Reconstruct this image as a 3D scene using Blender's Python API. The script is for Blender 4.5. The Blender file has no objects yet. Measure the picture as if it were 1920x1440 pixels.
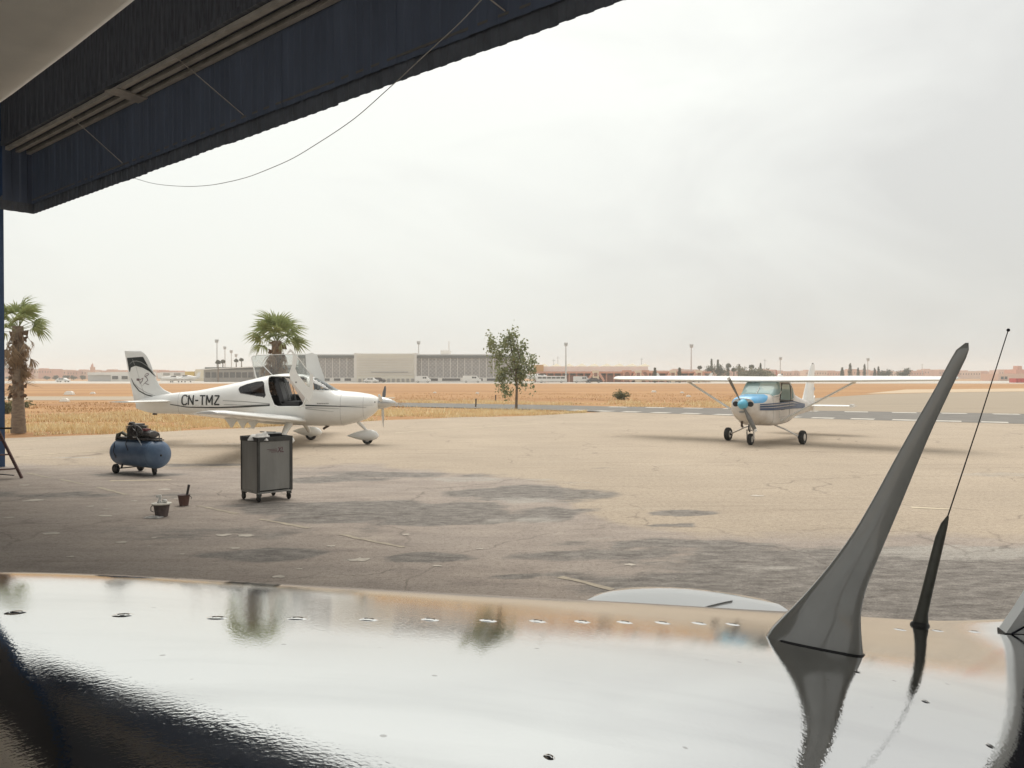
import bpy, math, random
import numpy as np
from mathutils import Vector, Matrix
from mathutils.geometry import tessellate_polygon
from mathutils.bvhtree import BVHTree
R = math.radians
random.seed(7)
rng = np.random.default_rng(7)
sc = bpy.context.scene
col = sc.collection

# ------------------------------------------------------------------ camera
F = 1500.0            # focal length in pixels of a 1920 px wide frame
CAMZ = 2.0
HOR = 705.0           # horizon row
cam_d = bpy.data.cameras.new('camera')
cam = bpy.data.objects.new('camera', cam_d)
col.objects.link(cam)
cam.location = (0, 0, CAMZ)
cam.rotation_euler = (R(90) - math.atan((720 - HOR) / F), 0, 0)
cam_d.sensor_width = 36.0
cam_d.lens = 36.0 * F / 1920.0
cam_d.clip_start = 0.02
cam_d.clip_end = 6000
sc.camera = cam

# ------------------------------------------------------------------ sky, sun, exposure
SUN_EL, SUN_AZ = R(66), R(-14)       # azimuth measured from +Y towards +X
sdir = Vector((math.sin(SUN_AZ) * math.cos(SUN_EL), math.cos(SUN_AZ) * math.cos(SUN_EL), math.sin(SUN_EL)))
world = bpy.data.worlds.new('World')
sc.world = world
world.use_nodes = True
nt = world.node_tree
nt.nodes.clear()
N = nt.nodes.new
L = nt.links.new
out = N('ShaderNodeOutputWorld')
bg = N('ShaderNodeBackground')
bg.inputs['Strength'].default_value = 1.0
sky = N('ShaderNodeTexSky')
sky.sky_type = 'NISHITA'
sky.sun_disc = False
sky.sun_elevation = SUN_EL
sky.sun_rotation = SUN_AZ
sky.dust_density = 4.0
sky_s = N('ShaderNodeMix'); sky_s.data_type = 'RGBA'; sky_s.blend_type = 'MULTIPLY'
sky_s.inputs[0].default_value = 1.0
L(sky.outputs[0], sky_s.inputs[6]); sky_s.inputs[7].default_value = (0.1, 0.1, 0.1, 1)
tc = N('ShaderNodeTexCoord')
mp = N('ShaderNodeMapping'); mp.inputs['Scale'].default_value = (1.0, 1.0, 2.2)
L(tc.outputs['Generated'], mp.inputs[0])
n1 = N('ShaderNodeTexNoise'); n1.inputs['Scale'].default_value = 2.4; n1.inputs['Detail'].default_value = 6; n1.inputs['Roughness'].default_value = 0.55
n1.inputs['Distortion'].default_value = 0.6
L(mp.outputs[0], n1.inputs['Vector'])
dp = N('ShaderNodeVectorMath'); dp.operation = 'DOT_PRODUCT'
L(tc.outputs['Generated'], dp.inputs[0]); 
gd = Vector((-0.34, 0.84, 0.42)).normalized()
dp.inputs[1].default_value = gd
glow = N('ShaderNodeMapRange'); glow.inputs['From Min'].default_value = 0.55; glow.inputs['From Max'].default_value = 1.0
glow.inputs['To Min'].default_value = 0.0; glow.inputs['To Max'].default_value = 1.0; glow.interpolation_type = 'SMOOTHSTEP'
L(dp.outputs['Value'], glow.inputs['Value'])
nr = N('ShaderNodeMapRange'); nr.inputs['From Min'].default_value = 0.32; nr.inputs['From Max'].default_value = 0.68
nr.inputs['To Min'].default_value = -0.5; nr.inputs['To Max'].default_value = 0.5
L(n1.outputs['Fac'], nr.inputs['Value'])
m1 = N('ShaderNodeMath'); m1.operation = 'MULTIPLY_ADD'; m1.inputs[1].default_value = 0.62
L(nr.outputs[0], m1.inputs[0]); L(glow.outputs[0], m1.inputs[2])
ramp = N('ShaderNodeValToRGB')
e = ramp.color_ramp.elements
e[0].position = 0.0; e[0].color = (0.400, 0.400, 0.383, 1)
e[1].position = 1.0; e[1].color = (0.530, 0.539, 0.506, 1)
k = e.new(0.4); k.color = (0.456, 0.459, 0.437, 1)
L(m1.outputs[0], ramp.inputs[0])
mx = N('ShaderNodeMix'); mx.data_type = 'RGBA'; mx.inputs[0].default_value = 0.94
L(sky_s.outputs[2], mx.inputs[6]); L(ramp.outputs[0], mx.inputs[7])
# overcast skies grow brighter towards the zenith
sepz = N('ShaderNodeSeparateXYZ'); L(tc.outputs['Generated'], sepz.inputs[0])
zen = N('ShaderNodeMapRange'); zen.inputs['From Min'].default_value = 0.0; zen.inputs['From Max'].default_value = 1.0
zen.inputs['To Min'].default_value = 0.98; zen.inputs['To Max'].default_value = 1.5
L(sepz.outputs['Z'], zen.inputs['Value']); L(zen.outputs[0], bg.inputs['Strength'])
L(mx.outputs[2], bg.inputs['Color']); L(bg.outputs[0], out.inputs['Surface'])

sun_d = bpy.data.lights.new('sun', 'SUN')
sun_d.energy = 1.45
sun_d.angle = R(48)
sun_d.color = (1.0, 0.95, 0.87)
sun = bpy.data.objects.new('sun', sun_d)
col.objects.link(sun)
sun.rotation_euler = sdir.to_track_quat('Z', 'Y').to_euler()

sc.view_settings.view_transform = 'Standard'
sc.view_settings.look = 'None'
sc.view_settings.exposure = 0.74
sc.view_settings.gamma = 1.0
sc.render.engine = 'CYCLES'
sc.cycles.use_denoising = True
sc.cycles.max_bounces = 8
sc.cycles.transparent_max_bounces = 12
sc.cycles.volume_bounces = 1

# ------------------------------------------------------------------ helpers: positions
def P(px, py, d):
    """point seen at photograph pixel (px,py) at distance d along the view axis"""
    return Vector(((px - 960) / F * d, d, CAMZ + (HOR - py) / F * d))
def G(px, py, z=0.0):
    """point of the ground seen at that pixel"""
    d = F * CAMZ / (py - HOR)
    return Vector(((px - 960) / F * d, d, z))

# ------------------------------------------------------------------ helpers: materials
MATS = {}
def mat(name, rgb, rough=0.6, metal=0.0, var=0.0, vscale=6.0, bump=0.0, bscale=40.0, rgb2=None, coat=0.0, spec=0.5, coords='Object', stretch=None, detail=6):
    if name in MATS: return MATS[name]
    m = bpy.data.materials.new(name); m.use_nodes = True
    t = m.node_tree; b = t.nodes['Principled BSDF']
    b.inputs['Base Color'].default_value = (*rgb, 1)
    b.inputs['Roughness'].default_value = rough
    b.inputs['Metallic'].default_value = metal
    b.inputs['Specular IOR Level'].default_value = spec
    if coat: b.inputs['Coat Weight'].default_value = coat; b.inputs['Coat Roughness'].default_value = 0.08
    tc = t.nodes.new('ShaderNodeTexCoord')
    src = tc.outputs[coords]
    if stretch:
        mp = t.nodes.new('ShaderNodeMapping'); mp.inputs['Scale'].default_value = stretch
        t.links.new(src, mp.inputs[0]); src = mp.outputs[0]
    if var or rgb2:
        n = t.nodes.new('ShaderNodeTexNoise'); n.inputs['Scale'].default_value = vscale; n.inputs['Detail'].default_value = detail
        n.inputs['Roughness'].default_value = 0.62
        t.links.new(src, n.inputs['Vector'])
        mr = t.nodes.new('ShaderNodeMapRange'); mr.inputs['From Min'].default_value = 0.3; mr.inputs['From Max'].default_value = 0.7
        t.links.new(n.outputs['Fac'], mr.inputs['Value'])
        mix = t.nodes.new('ShaderNodeMix'); mix.data_type = 'RGBA'
        a = rgb; c = rgb2 or tuple(max(0, x * (1 - var)) for x in rgb)
        mix.inputs[6].default_value = (*a, 1); mix.inputs[7].default_value = (*c, 1)
        t.links.new(mr.outputs[0], mix.inputs[0]); t.links.new(mix.outputs[2], b.inputs['Base Color'])
    if bump:
        n2 = t.nodes.new('ShaderNodeTexNoise'); n2.inputs['Scale'].default_value = bscale; n2.inputs['Detail'].default_value = 4
        t.links.new(src, n2.inputs['Vector'])
        bp = t.nodes.new('ShaderNodeBump'); bp.inputs['Strength'].default_value = bump; bp.inputs['Distance'].default_value = 0.02
        t.links.new(n2.outputs['Fac'], bp.inputs['Height']); t.links.new(bp.outputs[0], b.inputs['Normal'])
    MATS[name] = m
    return m
def glass(name, tint, refl=0.12):
    if name in MATS: return MATS[name]
    m = bpy.data.materials.new(name); m.use_nodes = True
    t = m.node_tree; t.nodes.clear()
    o = t.nodes.new('ShaderNodeOutputMaterial'); mx = t.nodes.new('ShaderNodeMixShader')
    tr = t.nodes.new('ShaderNodeBsdfTransparent'); tr.inputs[0].default_value = (*tint, 1)
    gl = t.nodes.new('ShaderNodeBsdfGlossy'); gl.inputs['Roughness'].default_value = 0.03
    fr = t.nodes.new('ShaderNodeFresnel'); fr.inputs[0].default_value = 1.5
    ad = t.nodes.new('ShaderNodeMath'); ad.operation = 'ADD'; ad.inputs[1].default_value = refl; ad.use_clamp = True
    t.links.new(fr.outputs[0], ad.inputs[0]); t.links.new(ad.outputs[0], mx.inputs[0])
    t.links.new(tr.outputs[0], mx.inputs[1]); t.links.new(gl.outputs[0], mx.inputs[2]); t.links.new(mx.outputs[0], o.inputs[0])
    MATS[name] = m
    return m

# ------------------------------------------------------------------ helpers: meshes and objects
class MB:
    def __init__(s): s.v = []; s.f = []
    def add(s, v, f):
        o = len(s.v); s.v.extend(tuple(x) for x in v); s.f.extend(tuple(i + o for i in q) for q in f); return s
    def box(s, c, d, M=None):
        x, y, z = d[0] / 2, d[1] / 2, d[2] / 2
        vs = [Vector((sx * x, sy * y, sz * z)) for sz in (-1, 1) for sy in (-1, 1) for sx in (-1, 1)]
        if M is not None: vs = [M @ v for v in vs]
        vs = [v + Vector(c) for v in vs]
        return s.add(vs, [(0, 2, 3, 1), (4, 5, 7, 6), (0, 1, 5, 4), (2, 6, 7, 3), (0, 4, 6, 2), (1, 3, 7, 5)])
    def bar(s, a, b, w, h=None, up=(0, 0, 1)):
        a = Vector(a); b = Vector(b); d = (b - a).normalized(); u = Vector(up)
        if abs(d.dot(u)) > 0.98: u = Vector((1, 0, 0))
        sd = d.cross(u).normalized(); u = sd.cross(d); h = h or w
        q = [sd * (sx * w / 2) + u * (sz * h / 2) for sx, sz in ((-1, -1), (1, -1), (1, 1), (-1, 1))]
        return s.add([a + x for x in q] + [b + x for x in q], [(0, 1, 2, 3), (7, 6, 5, 4), (0, 4, 5, 1), (1, 5, 6, 2), (2, 6, 7, 3), (3, 7, 4, 0)])
    def tube(s, pts, r, n=8, caps=True):
        pts = [Vector(p) for p in pts]; rs = r if hasattr(r, '__len__') else [r] * len(pts)
        rings = []; pu = None
        for i, p in enumerate(pts):
            d = (pts[min(i + 1, len(pts) - 1)] - pts[max(i - 1, 0)]).normalized()
            if pu is None:
                pu = Vector((0, 0, 1)) if abs(d.z) < 0.9 else Vector((1, 0, 0))
            sd = d.cross(pu).normalized(); pu = sd.cross(d)
            rings.append([p + (sd * math.cos(2 * math.pi * j / n) + pu * math.sin(2 * math.pi * j / n)) * rs[i] for j in range(n)])
        return s.loft(rings, caps)
    def loft(s, rings, caps=True, closed=True):
        n = len(rings[0]); v = [p for r in rings for p in r]; f = []
        for i in range(len(rings) - 1):
            for j in range(n if closed else n - 1):
                k = (j + 1) % n
                f.append((i * n + j, i * n + k, (i + 1) * n + k, (i + 1) * n + j))
        if caps and closed:
            f.append(tuple(range(n))[::-1]); f.append(tuple(range((len(rings) - 1) * n, len(rings) * n)))
        return s.add(v, f)
    def lathe(s, prof, n=24, o=(0, 0, 0), axis='z'):
        o = Vector(o); rings = []
        for r, h in prof:
            ring = []
            for j in range(n):
                a = 2 * math.pi * j / n; c, q = r * math.cos(a), r * math.sin(a)
                ring.append(o + (Vector((c, q, h)) if axis == 'z' else Vector((h, c, q)) if axis == 'x' else Vector((q, h, c))))
            rings.append(ring)
        return s.loft(rings)
    def sphere(s, c, r, n=12, m=8):
        rr = r if hasattr(r, '__len__') else (r, r, r); rings = []
        for i in range(m + 1):
            a = math.pi * (i + 0.001) / (m + 0.002)
            rings.append([Vector(c) + Vector((rr[0] * math.sin(a) * math.cos(2 * math.pi * j / n), rr[1] * math.sin(a) * math.sin(2 * math.pi * j / n), rr[2] * math.cos(a))) for j in range(n)])
        return s.loft(rings)
    def plate(s, outer, holes, fn, t):
        """solid plate of a 2-D outline with holes; fn(u,v) gives (point, normal)"""
        loops = [outer] + list(holes)
        tri = tessellate_polygon([[Vector((p[0], p[1], 0)) for p in lp] for lp in loops])
        flat = [p for lp in loops for p in lp]; a = []; b = []
        for p in flat:
            q, nn = fn(*p); q = Vector(q); nn = Vector(nn)
            a.append(q + nn * t / 2); b.append(q - nn * t / 2)
        n = len(flat); f = [tuple(x) for x in tri] + [tuple(i + n for i in x[::-1]) for x in tri]
        o = 0
        for lp in loops:
            for i in range(len(lp)):
                j = (i + 1) % len(lp); f.append((o + i, o + j, n + o + j, n + o + i))
            o += len(lp)
        return s.add(a + b, f)
    def mesh(s, name):
        m = bpy.data.meshes.new(name); m.from_pydata([tuple(v) for v in s.v], [], s.f); m.validate(); m.update()
        return m
    def build(s, name, material, parent=None, smooth=None, loc=None, normals=True):
        m = s.mesh(name)
        if normals:
            import bmesh
            bm = bmesh.new(); bm.from_mesh(m); bmesh.ops.recalc_face_normals(bm, faces=bm.faces); bm.to_mesh(m); bm.free()
        if smooth is not None:
            m.shade_smooth()
            if smooth < 180: m.set_sharp_from_angle(angle=R(smooth))
        return obj(name, m, material, parent, loc)
def obj(name, mesh, material=None, parent=None, loc=None):
    o = bpy.data.objects.new(name, mesh); col.objects.link(o)
    if material is not None and len(mesh.materials) == 0: mesh.materials.append(material)
    if parent is not None: o.parent = parent
    if loc is not None: o.location = loc
    return o
def tag(o, label=None, cat=None, group=None, kind=None):
    if label: o['label'] = label
    if cat: o['category'] = cat
    if group: o['group'] = group
    if kind: o['kind'] = kind
    return o
def thing(name, label, cat, loc=(0, 0, 0), rz=0.0, group=None):
    o = bpy.data.objects.new(name, None); col.objects.link(o)
    o.location = loc; o.rotation_euler = (0, 0, rz); o.empty_display_size = 0.2
    return tag(o, label, cat, group)
def copy_tree(o, parent=None):
    c = o.copy(); col.objects.link(c); c.parent = parent
    for ch in list(o.children): copy_tree(ch, c)
    return c
def interp(pts):
    """monotone cubic through (x,y) points"""
    xs = np.array([p[0] for p in pts], float); ys = np.array([p[1] for p in pts], float)
    d = np.diff(ys) / np.diff(xs); m = np.zeros(len(xs)); m[0] = d[0]; m[-1] = d[-1]
    for i in range(1, len(xs) - 1):
        m[i] = 0 if d[i - 1] * d[i] <= 0 else 2 * d[i - 1] * d[i] / (d[i - 1] + d[i])
    def f(x):
        x = min(max(x, xs[0]), xs[-1]); i = min(int(np.searchsorted(xs, x, 'right')) - 1, len(xs) - 2)
        h = xs[i + 1] - xs[i]; t = (x - xs[i]) / h
        return float((2*t**3 - 3*t**2 + 1) * ys[i] + (t**3 - 2*t**2 + t) * h * m[i] + (-2*t**3 + 3*t**2) * ys[i+1] + (t**3 - t**2) * h * m[i+1])
    return f
def lin(pts):
    xs = [p[0] for p in pts]; ys = [p[1] for p in pts]
    return lambda x: float(np.interp(x, xs, ys))
def inpoly(x, y, poly):
    c = False; j = len(poly) - 1
    for i in range(len(poly)):
        a, b = poly[i], poly[j]
        if (a[1] > y) != (b[1] > y) and x < (b[0] - a[0]) * (y - a[1]) / (b[1] - a[1]) + a[0]: c = not c
        j = i
    return c
def naca(xc, t):
    return 5 * t * (0.2969 * math.sqrt(max(xc, 0)) - 0.126 * xc - 0.3516 * xc**2 + 0.2843 * xc**3 - 0.1036 * xc**4)
def airfoil(n=14, t=0.13, camber=0.03):
    xs = [0.5 * (1 - math.cos(math.pi * i / n)) for i in range(n + 1)]
    cam_ = lambda x: camber * 4 * x * (1 - x)
    return [(x, cam_(x) + naca(x, t)) for x in xs[::-1]] + [(x, cam_(x) - naca(x, t) * 0.75) for x in xs[1:-1]]
class Body:
    """aircraft fuselage: stations (x, z_bottom, z_top, half_width), superellipse sections"""
    def __init__(s, st, n=2.4):
        s.zb = interp([(a[0], a[1]) for a in st]); s.zt = interp([(a[0], a[2]) for a in st]); s.w = interp([(a[0], a[3]) for a in st])
        s.nf = n if callable(n) else (lambda x: n); s.n = n; s.x0 = st[0][0]; s.x1 = st[-1][0]
    def pt(s, x, a, off=0.0):
        zb, zt, w = s.zb(x), s.zt(x), s.w(x); h = (zt - zb) / 2; c, q = math.cos(a), math.sin(a); e = 2 / s.nf(x)
        return Vector((x, (w + off) * math.copysign(abs(c)**e, c), (zb + zt) / 2 + (h + off) * math.copysign(abs(q)**e, q)))
    def half(s, x, z):
        zb, zt, w = s.zb(x), s.zt(x), s.w(x); h = (zt - zb) / 2
        q = min(1.0, abs(z - (zb + zt) / 2) / h)
        return w * max(0.0, 1 - q**s.nf(x))**(1 / s.nf(x))
    def shell(s, mb, xs, na=72, cut=None, off=0.0):
        rings = [[s.pt(x, 2 * math.pi * j / na, off) for j in range(na)] for x in xs]
        v = [p for r in rings for p in r]; f = []
        for i in range(len(xs) - 1):
            for j in range(na):
                k = (j + 1) % na; q = (i * na + j, i * na + k, (i + 1) * na + k, (i + 1) * na + j)
                if cut:
                    c = sum((v[t] for t in q), Vector()) / 4
                    if cut(c): continue
                f.append(q)
        f.append(tuple(range(na))[::-1]); f.append(tuple(range((len(xs) - 1) * na, len(xs) * na)))
        mb.add(v, f); return mb
    def side_patch(s, mb, sgn, xs, lo, hi, nz=8, off=0.006):
        """sheet on one side between heights lo(x) and hi(x)"""
        v = []; f = []
        for x in xs:
            a, b = lo(x), hi(x)
            for j in range(nz + 1):
                z = a + (b - a) * j / nz
                v.append(Vector((x, sgn * (s.half(x, z) + off), z)))
        for i in range(len(xs) - 1):
            for j in range(nz):
                f.append((i * (nz + 1) + j, (i + 1) * (nz + 1) + j, (i + 1) * (nz + 1) + j + 1, i * (nz + 1) + j + 1))
        mb.add(v, f); return mb
    def ribbon(s, mb, sgn, path, w0, w1, off=0.007, n=30):
        zc = lin(path); x0, x1 = path[0][0], path[-1][0]
        xs = [x0 + (x1 - x0) * i / n for i in range(n + 1)]
        wf = lambda x: w0 + (w1 - w0) * (x - x0) / (x1 - x0)
        return s.side_patch(mb, sgn, xs, lambda x: zc(x) - wf(x) / 2, lambda x: zc(x) + wf(x) / 2, 1, off)
def wing_loft(mb, secs, n=14, t=0.13, camber=0.03, chord_dir=(-1, 0, 0)):
    """secs: list of (leading edge point, chord)"""
    af = airfoil(n, t, camber); cd = Vector(chord_dir)
    rings = [[Vector(le) + cd * (x * c) + Vector((0, 0, z * c)) for x, z in af] for le, c in secs]
    return mb.loft(rings)
def wheel(parent, name, c, r, w, axis, tyre_m, rim_m, n=20):
    """tyre with a rim as its sub-part"""
    mb = MB(); hw = w / 2
    mb.lathe([(r * 0.55, -hw * 0.8), (r * 0.85, -hw), (r * 0.97, -hw * 0.7), (r, 0), (r * 0.97, hw * 0.7), (r * 0.85, hw), (r * 0.55, hw * 0.8)], n, c, axis)
    ty = mb.build(name, tyre_m, parent, 50)
    mb = MB(); mb.lathe([(r * 0.1, -hw * 0.95), (r * 0.5, -hw * 0.86), (r * 0.54, -hw * 0.4), (r * 0.54, hw * 0.4), (r * 0.5, hw * 0.86), (r * 0.1, hw * 0.95)], n, c, axis)
    mb.build('rim', rim_m, ty, 40)
    return ty
def text_mesh(body, size, bold=0.0):
    cu = bpy.data.curves.new('text', 'FONT'); cu.body = body; cu.size = size; cu.offset = bold; cu.resolution_u = 4
    o = bpy.data.objects.new('text', cu); col.objects.link(o)
    dg = bpy.context.evaluated_depsgraph_get()
    me = bpy.data.meshes.new_from_object(o.evaluated_get(dg))
    bpy.data.objects.remove(o); bpy.data.curves.remove(cu)
    return me
WHITE = mat('aircraft_white', (0.86, 0.86, 0.83), 0.25, var=0.06, vscale=3, coat=0.3)
TYRE = mat('tyre_rubber', (0.025, 0.024, 0.023), 0.8, var=0.3, vscale=20)
RIM = mat('rim_metal', (0.55, 0.54, 0.52), 0.4, 0.6)
STEEL = mat('steel', (0.45, 0.44, 0.42), 0.4, 0.9)
BLACK = mat('black_plastic', (0.02, 0.02, 0.022), 0.45)
DARKG = mat('dark_marking', (0.025, 0.03, 0.028), 0.35)

# ================================================================== THE GROUND
def vnoise(x, y, seed=0):
    xi = np.floor(x).astype(np.int64); yi = np.floor(y).astype(np.int64); xf = x - xi; yf = y - yi
    def h(a, b):
        n = (a * 374761393 + b * 668265263 + seed * 974711) & 0x7fffffff
        n = ((n ^ (n >> 13)) * 1274126177) & 0x7fffffff
        return ((n ^ (n >> 16)) & 0xffff) / 65535.0
    u = xf * xf * (3 - 2 * xf); v = yf * yf * (3 - 2 * yf)
    return (h(xi, yi) * (1 - u) + h(xi + 1, yi) * u) * (1 - v) + (h(xi, yi + 1) * (1 - u) + h(xi + 1, yi + 1) * u) * v
def fbm(x, y, o=4, seed=0):
    s = np.zeros_like(x); a = 0.5
    for i in range(o):
        s += a * vnoise(x, y, seed + i); x = x * 2.03; y = y * 2.03; a *= 0.5
    return s / (1 - 0.5**o)
def smooth(a, b, x):
    t = np.clip((x - a) / (b - a), 0, 1); return t * t * (3 - 2 * t)

def ground_mat(name, build):
    m = bpy.data.materials.new(name); m.use_nodes = True
    t = m.node_tree; b = t.nodes['Principled BSDF']; b.inputs['Roughness'].default_value = 0.9
    b.inputs['Specular IOR Level'].default_value = 0.25
    tc = t.nodes.new('ShaderNodeTexCoord')
    def noise(scale, detail=6, stretch=(1, 1, 1), rough=0.6):
        mp = t.nodes.new('ShaderNodeMapping'); mp.inputs['Scale'].default_value = stretch
        t.links.new(tc.outputs['Object'], mp.inputs[0])
        n = t.nodes.new('ShaderNodeTexNoise'); n.inputs['Scale'].default_value = scale; n.inputs['Detail'].default_value = detail; n.inputs['Roughness'].default_value = rough
        t.links.new(mp.outputs[0], n.inputs['Vector']); return n.outputs['Fac']
    def rng_(sock, a, b_, lo=0.0, hi=1.0):
        r = t.nodes.new('ShaderNodeMapRange'); r.inputs['From Min'].default_value = a; r.inputs['From Max'].default_value = b_
        r.inputs['To Min'].default_value = lo; r.inputs['To Max'].default_value = hi
        t.links.new(sock, r.inputs['Value']); return r.outputs[0]
    def mix(fac, a, c, mode='MIX'):
        x = t.nodes.new('ShaderNodeMix'); x.data_type = 'RGBA'; x.blend_type = mode
        if hasattr(fac, 'links') or not isinstance(fac, (int, float)): t.links.new(fac, x.inputs[0])
        else: x.inputs[0].default_value = fac
        for i, q in ((6, a), (7, c)):
            if isinstance(q, tuple): x.inputs[i].default_value = (*q, 1)
            else: t.links.new(q, x.inputs[i])
        return x.outputs[2]
    def attr(n):
        a = t.nodes.new('ShaderNodeAttribute'); a.attribute_name = n; return a.outputs['Fac']
    def mul(a, c):
        x = t.nodes.new('ShaderNodeMath'); x.operation = 'MULTIPLY'; t.links.new(a, x.inputs[0])
        if isinstance(c, (int, float)): x.inputs[1].default_value = c
        else: t.links.new(c, x.inputs[1])
        return x.outputs[0]
    colr = build(noise, rng_, mix, attr, mul, b, t)
    t.links.new(colr, b.inputs['Base Color'])
    n = noise(90, 3); bp = t.nodes.new('ShaderNodeBump'); bp.inputs['Strength'].default_value = 0.5; bp.inputs['Distance'].default_value = 0.012
    t.links.new(n, bp.inputs['Height']); t.links.new(bp.outputs[0], b.inputs['Normal'])
    return m

# far edge of the apron (ground points), left to right
edge = [(-60, 24.2), (-45, 24.6)] + [tuple(G(*q)[:2]) for q in ((-200, 824), (0, 822), (110, 818), (250, 812), (430, 804), (560, 797), (700, 789), (850, 783), (1000, 779), (1080, 775), (1140, 773), (1300, 778), (1520, 786), (1720, 791), (1920, 796), (2300, 806))] + [(60, 12.0)]
edge.sort()
eX = np.array([p[0] for p in edge]); eY = np.array([p[1] for p in edge])
Xs = np.concatenate([np.arange(-60, -20, 0.8), np.arange(-20, 24, 0.16), np.arange(24, 60.1, 0.8)])
tt = np.linspace(0, 1, 260)
Yb = np.interp(Xs, eX, eY) + (fbm(Xs * 0.9, Xs * 0 + 3, 4, 5) - 0.5) * 0.9
Yb = Yb + np.clip((Xs - 4.6) * 1.5, 0, 1.6)      # runs on under the road
Y0 = -30.0
Yn = 3.0
rowsY = []
for t_ in np.linspace(0, 1, 14)[:-1]: rowsY.append(np.full_like(Xs, Y0 + (Yn - Y0) * t_))
for t_ in np.linspace(0, 1, 230): rowsY.append(Yn + (Yb - Yn) * t_)
YY = np.array(rowsY); XX = np.tile(Xs, (len(rowsY), 1))
nr_, nc_ = YY.shape
verts = np.stack([XX.ravel(), YY.ravel(), np.zeros(nr_ * nc_)], 1)
ii = np.arange(nr_ * nc_).reshape(nr_, nc_)
faces = np.stack([ii[:-1, :-1].ravel(), ii[:-1, 1:].ravel(), ii[1:, 1:].ravel(), ii[1:, :-1].ravel()], 1)
me = bpy.data.meshes.new('apron'); me.from_pydata(verts.tolist(), [], faces.tolist()); me.update()
x, y = verts[:, 0], verts[:, 1]
# old dark asphalt lies nearer than this line
dark = [tuple(G(*q)[:2]) for q in ((-300, 880), (0, 872), (200, 878), (330, 876), (560, 874), (700, 872), (850, 888), (1050, 906), (1075, 955), (1200, 1000), (1400, 1012), (1600, 1006), (1920, 1012), (2300, 1012))]
dark.sort()
dY = np.interp(x, [p[0] for p in dark], [p[1] for p in dark])
wob = (fbm(x * 0.8, y * 0.8, 5, 11) - 0.5) * 3.2
old = smooth(-1.2, 1.2, dY - y + wob * 0.5)
hx = 0.654 * (x + 10.78) + 0.757 * (y - 18.07)      # distance outside the hangar door line
floor_in = smooth(-4.8, -5.8, hx)  # unseen hangar floor, set pale to bounce light inside
wet = np.zeros_like(x); pale = np.zeros_like(x)
def blob(arr, px, py, rx, ry, amt=1.0, seed=0, rag=0.7):
    """irregular stain: centre pixel, half sizes in metres"""
    c = G(px, py); d = np.sqrt(((x - c.x) / rx)**2 + ((y - c.y) / ry)**2) + (fbm(x * 1.6 + seed, y * 1.6, 5, seed) - 0.5) * 2 * rag
    np.maximum(arr, smooth(1.35, 0.45, d) * amt, out=arr)
for q in ((780, 965, 2.2, 1.2, .9, 1), (640, 955, 1.5, .7, .8, 2), (985, 925, 1.5, .9, .7, 3), (800, 1046, .45, .25, 1, 4, .3), (500, 1040, .75, .35, .9, 5, .4),
          (1280, 962, .55, .25, .8, 6, .5), (1250, 985, .4, .14, .7, 7), (1700, 1095, 3.2, 1.3, .95, 8, .5), (1330, 1100, .9, .5, .8, 9), (700, 890, 2.2, .6, .55, 10),
          (420, 872, 1.6, .35, .6, 12), (600, 900, 1.4, .5, .6, 13), (1150, 1040, 1.1, .3, .6, 14), (1250, 1020, 1.2, .35, .7, 15), (985, 1083, .3, .09, .9, 16, .4), (1130, 878, .4, .1, .5, 17),
          (250, 890, 1.1, .25, .8, 20, .35), (500, 948, .9, .3, .7, 21, .4), (1010, 1150, .6, .12, .8, 22), (350, 1000, 2.0, .5, .35, 23), (100, 930, 2.2, .5, .5, 24), (1600, 1040, 2.4, .5, .6, 25)):
    blob(wet, *q)
for q in ((1000, 940, 1.0, .45, .8, 31, 1.0), (900, 900, 1.3, .5, .7, 32, 1.0), (1000, 975, .9, .3, .8, 33, 1.0), (1800, 1035, 1.6, .4, .9, 34, .6), (1430, 1065, .4, .12, .9, 35, .5),
          (150, 858, .9, .22, .9, 36, .7), (450, 832, 1.6, .5, .6, 37), (1150, 1010, .6, .15, .6, 38), (1880, 890, 1.3, .5, .6, 39), (650, 905, .6, .1, .5, 40), (350, 845, 1.2, .3, .5, 41), (1080, 905, .5, .12, .6, 42),
          (450, 1003, .12, .05, 1, 43, .2), (460, 1005, .15, .05, 1, 44, .2), (90, 1000, .12, .05, .9, 45, .2), (225, 1017, .12, .05, .9, 46, .2), (675, 1050, .16, .06, .9, 47, .2), (520, 1083, .1, .05, .9, 48, .2), (195, 967, .15, .06, .9, 49, .2), (280, 1025, .06, .03, .9, 50, .2), (440, 1029, .08, .03, .9, 51, .2), (200, 955, .12, .04, .8, 52, .2)):
    blob(pale, *q)
for nm, a in (('old', old), ('wet', wet), ('pale', pale), ('inside', floor_in)):
    at = me.attributes.new(nm, 'FLOAT', 'POINT'); at.data.foreach_set('value', a.astype(np.float32))
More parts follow.
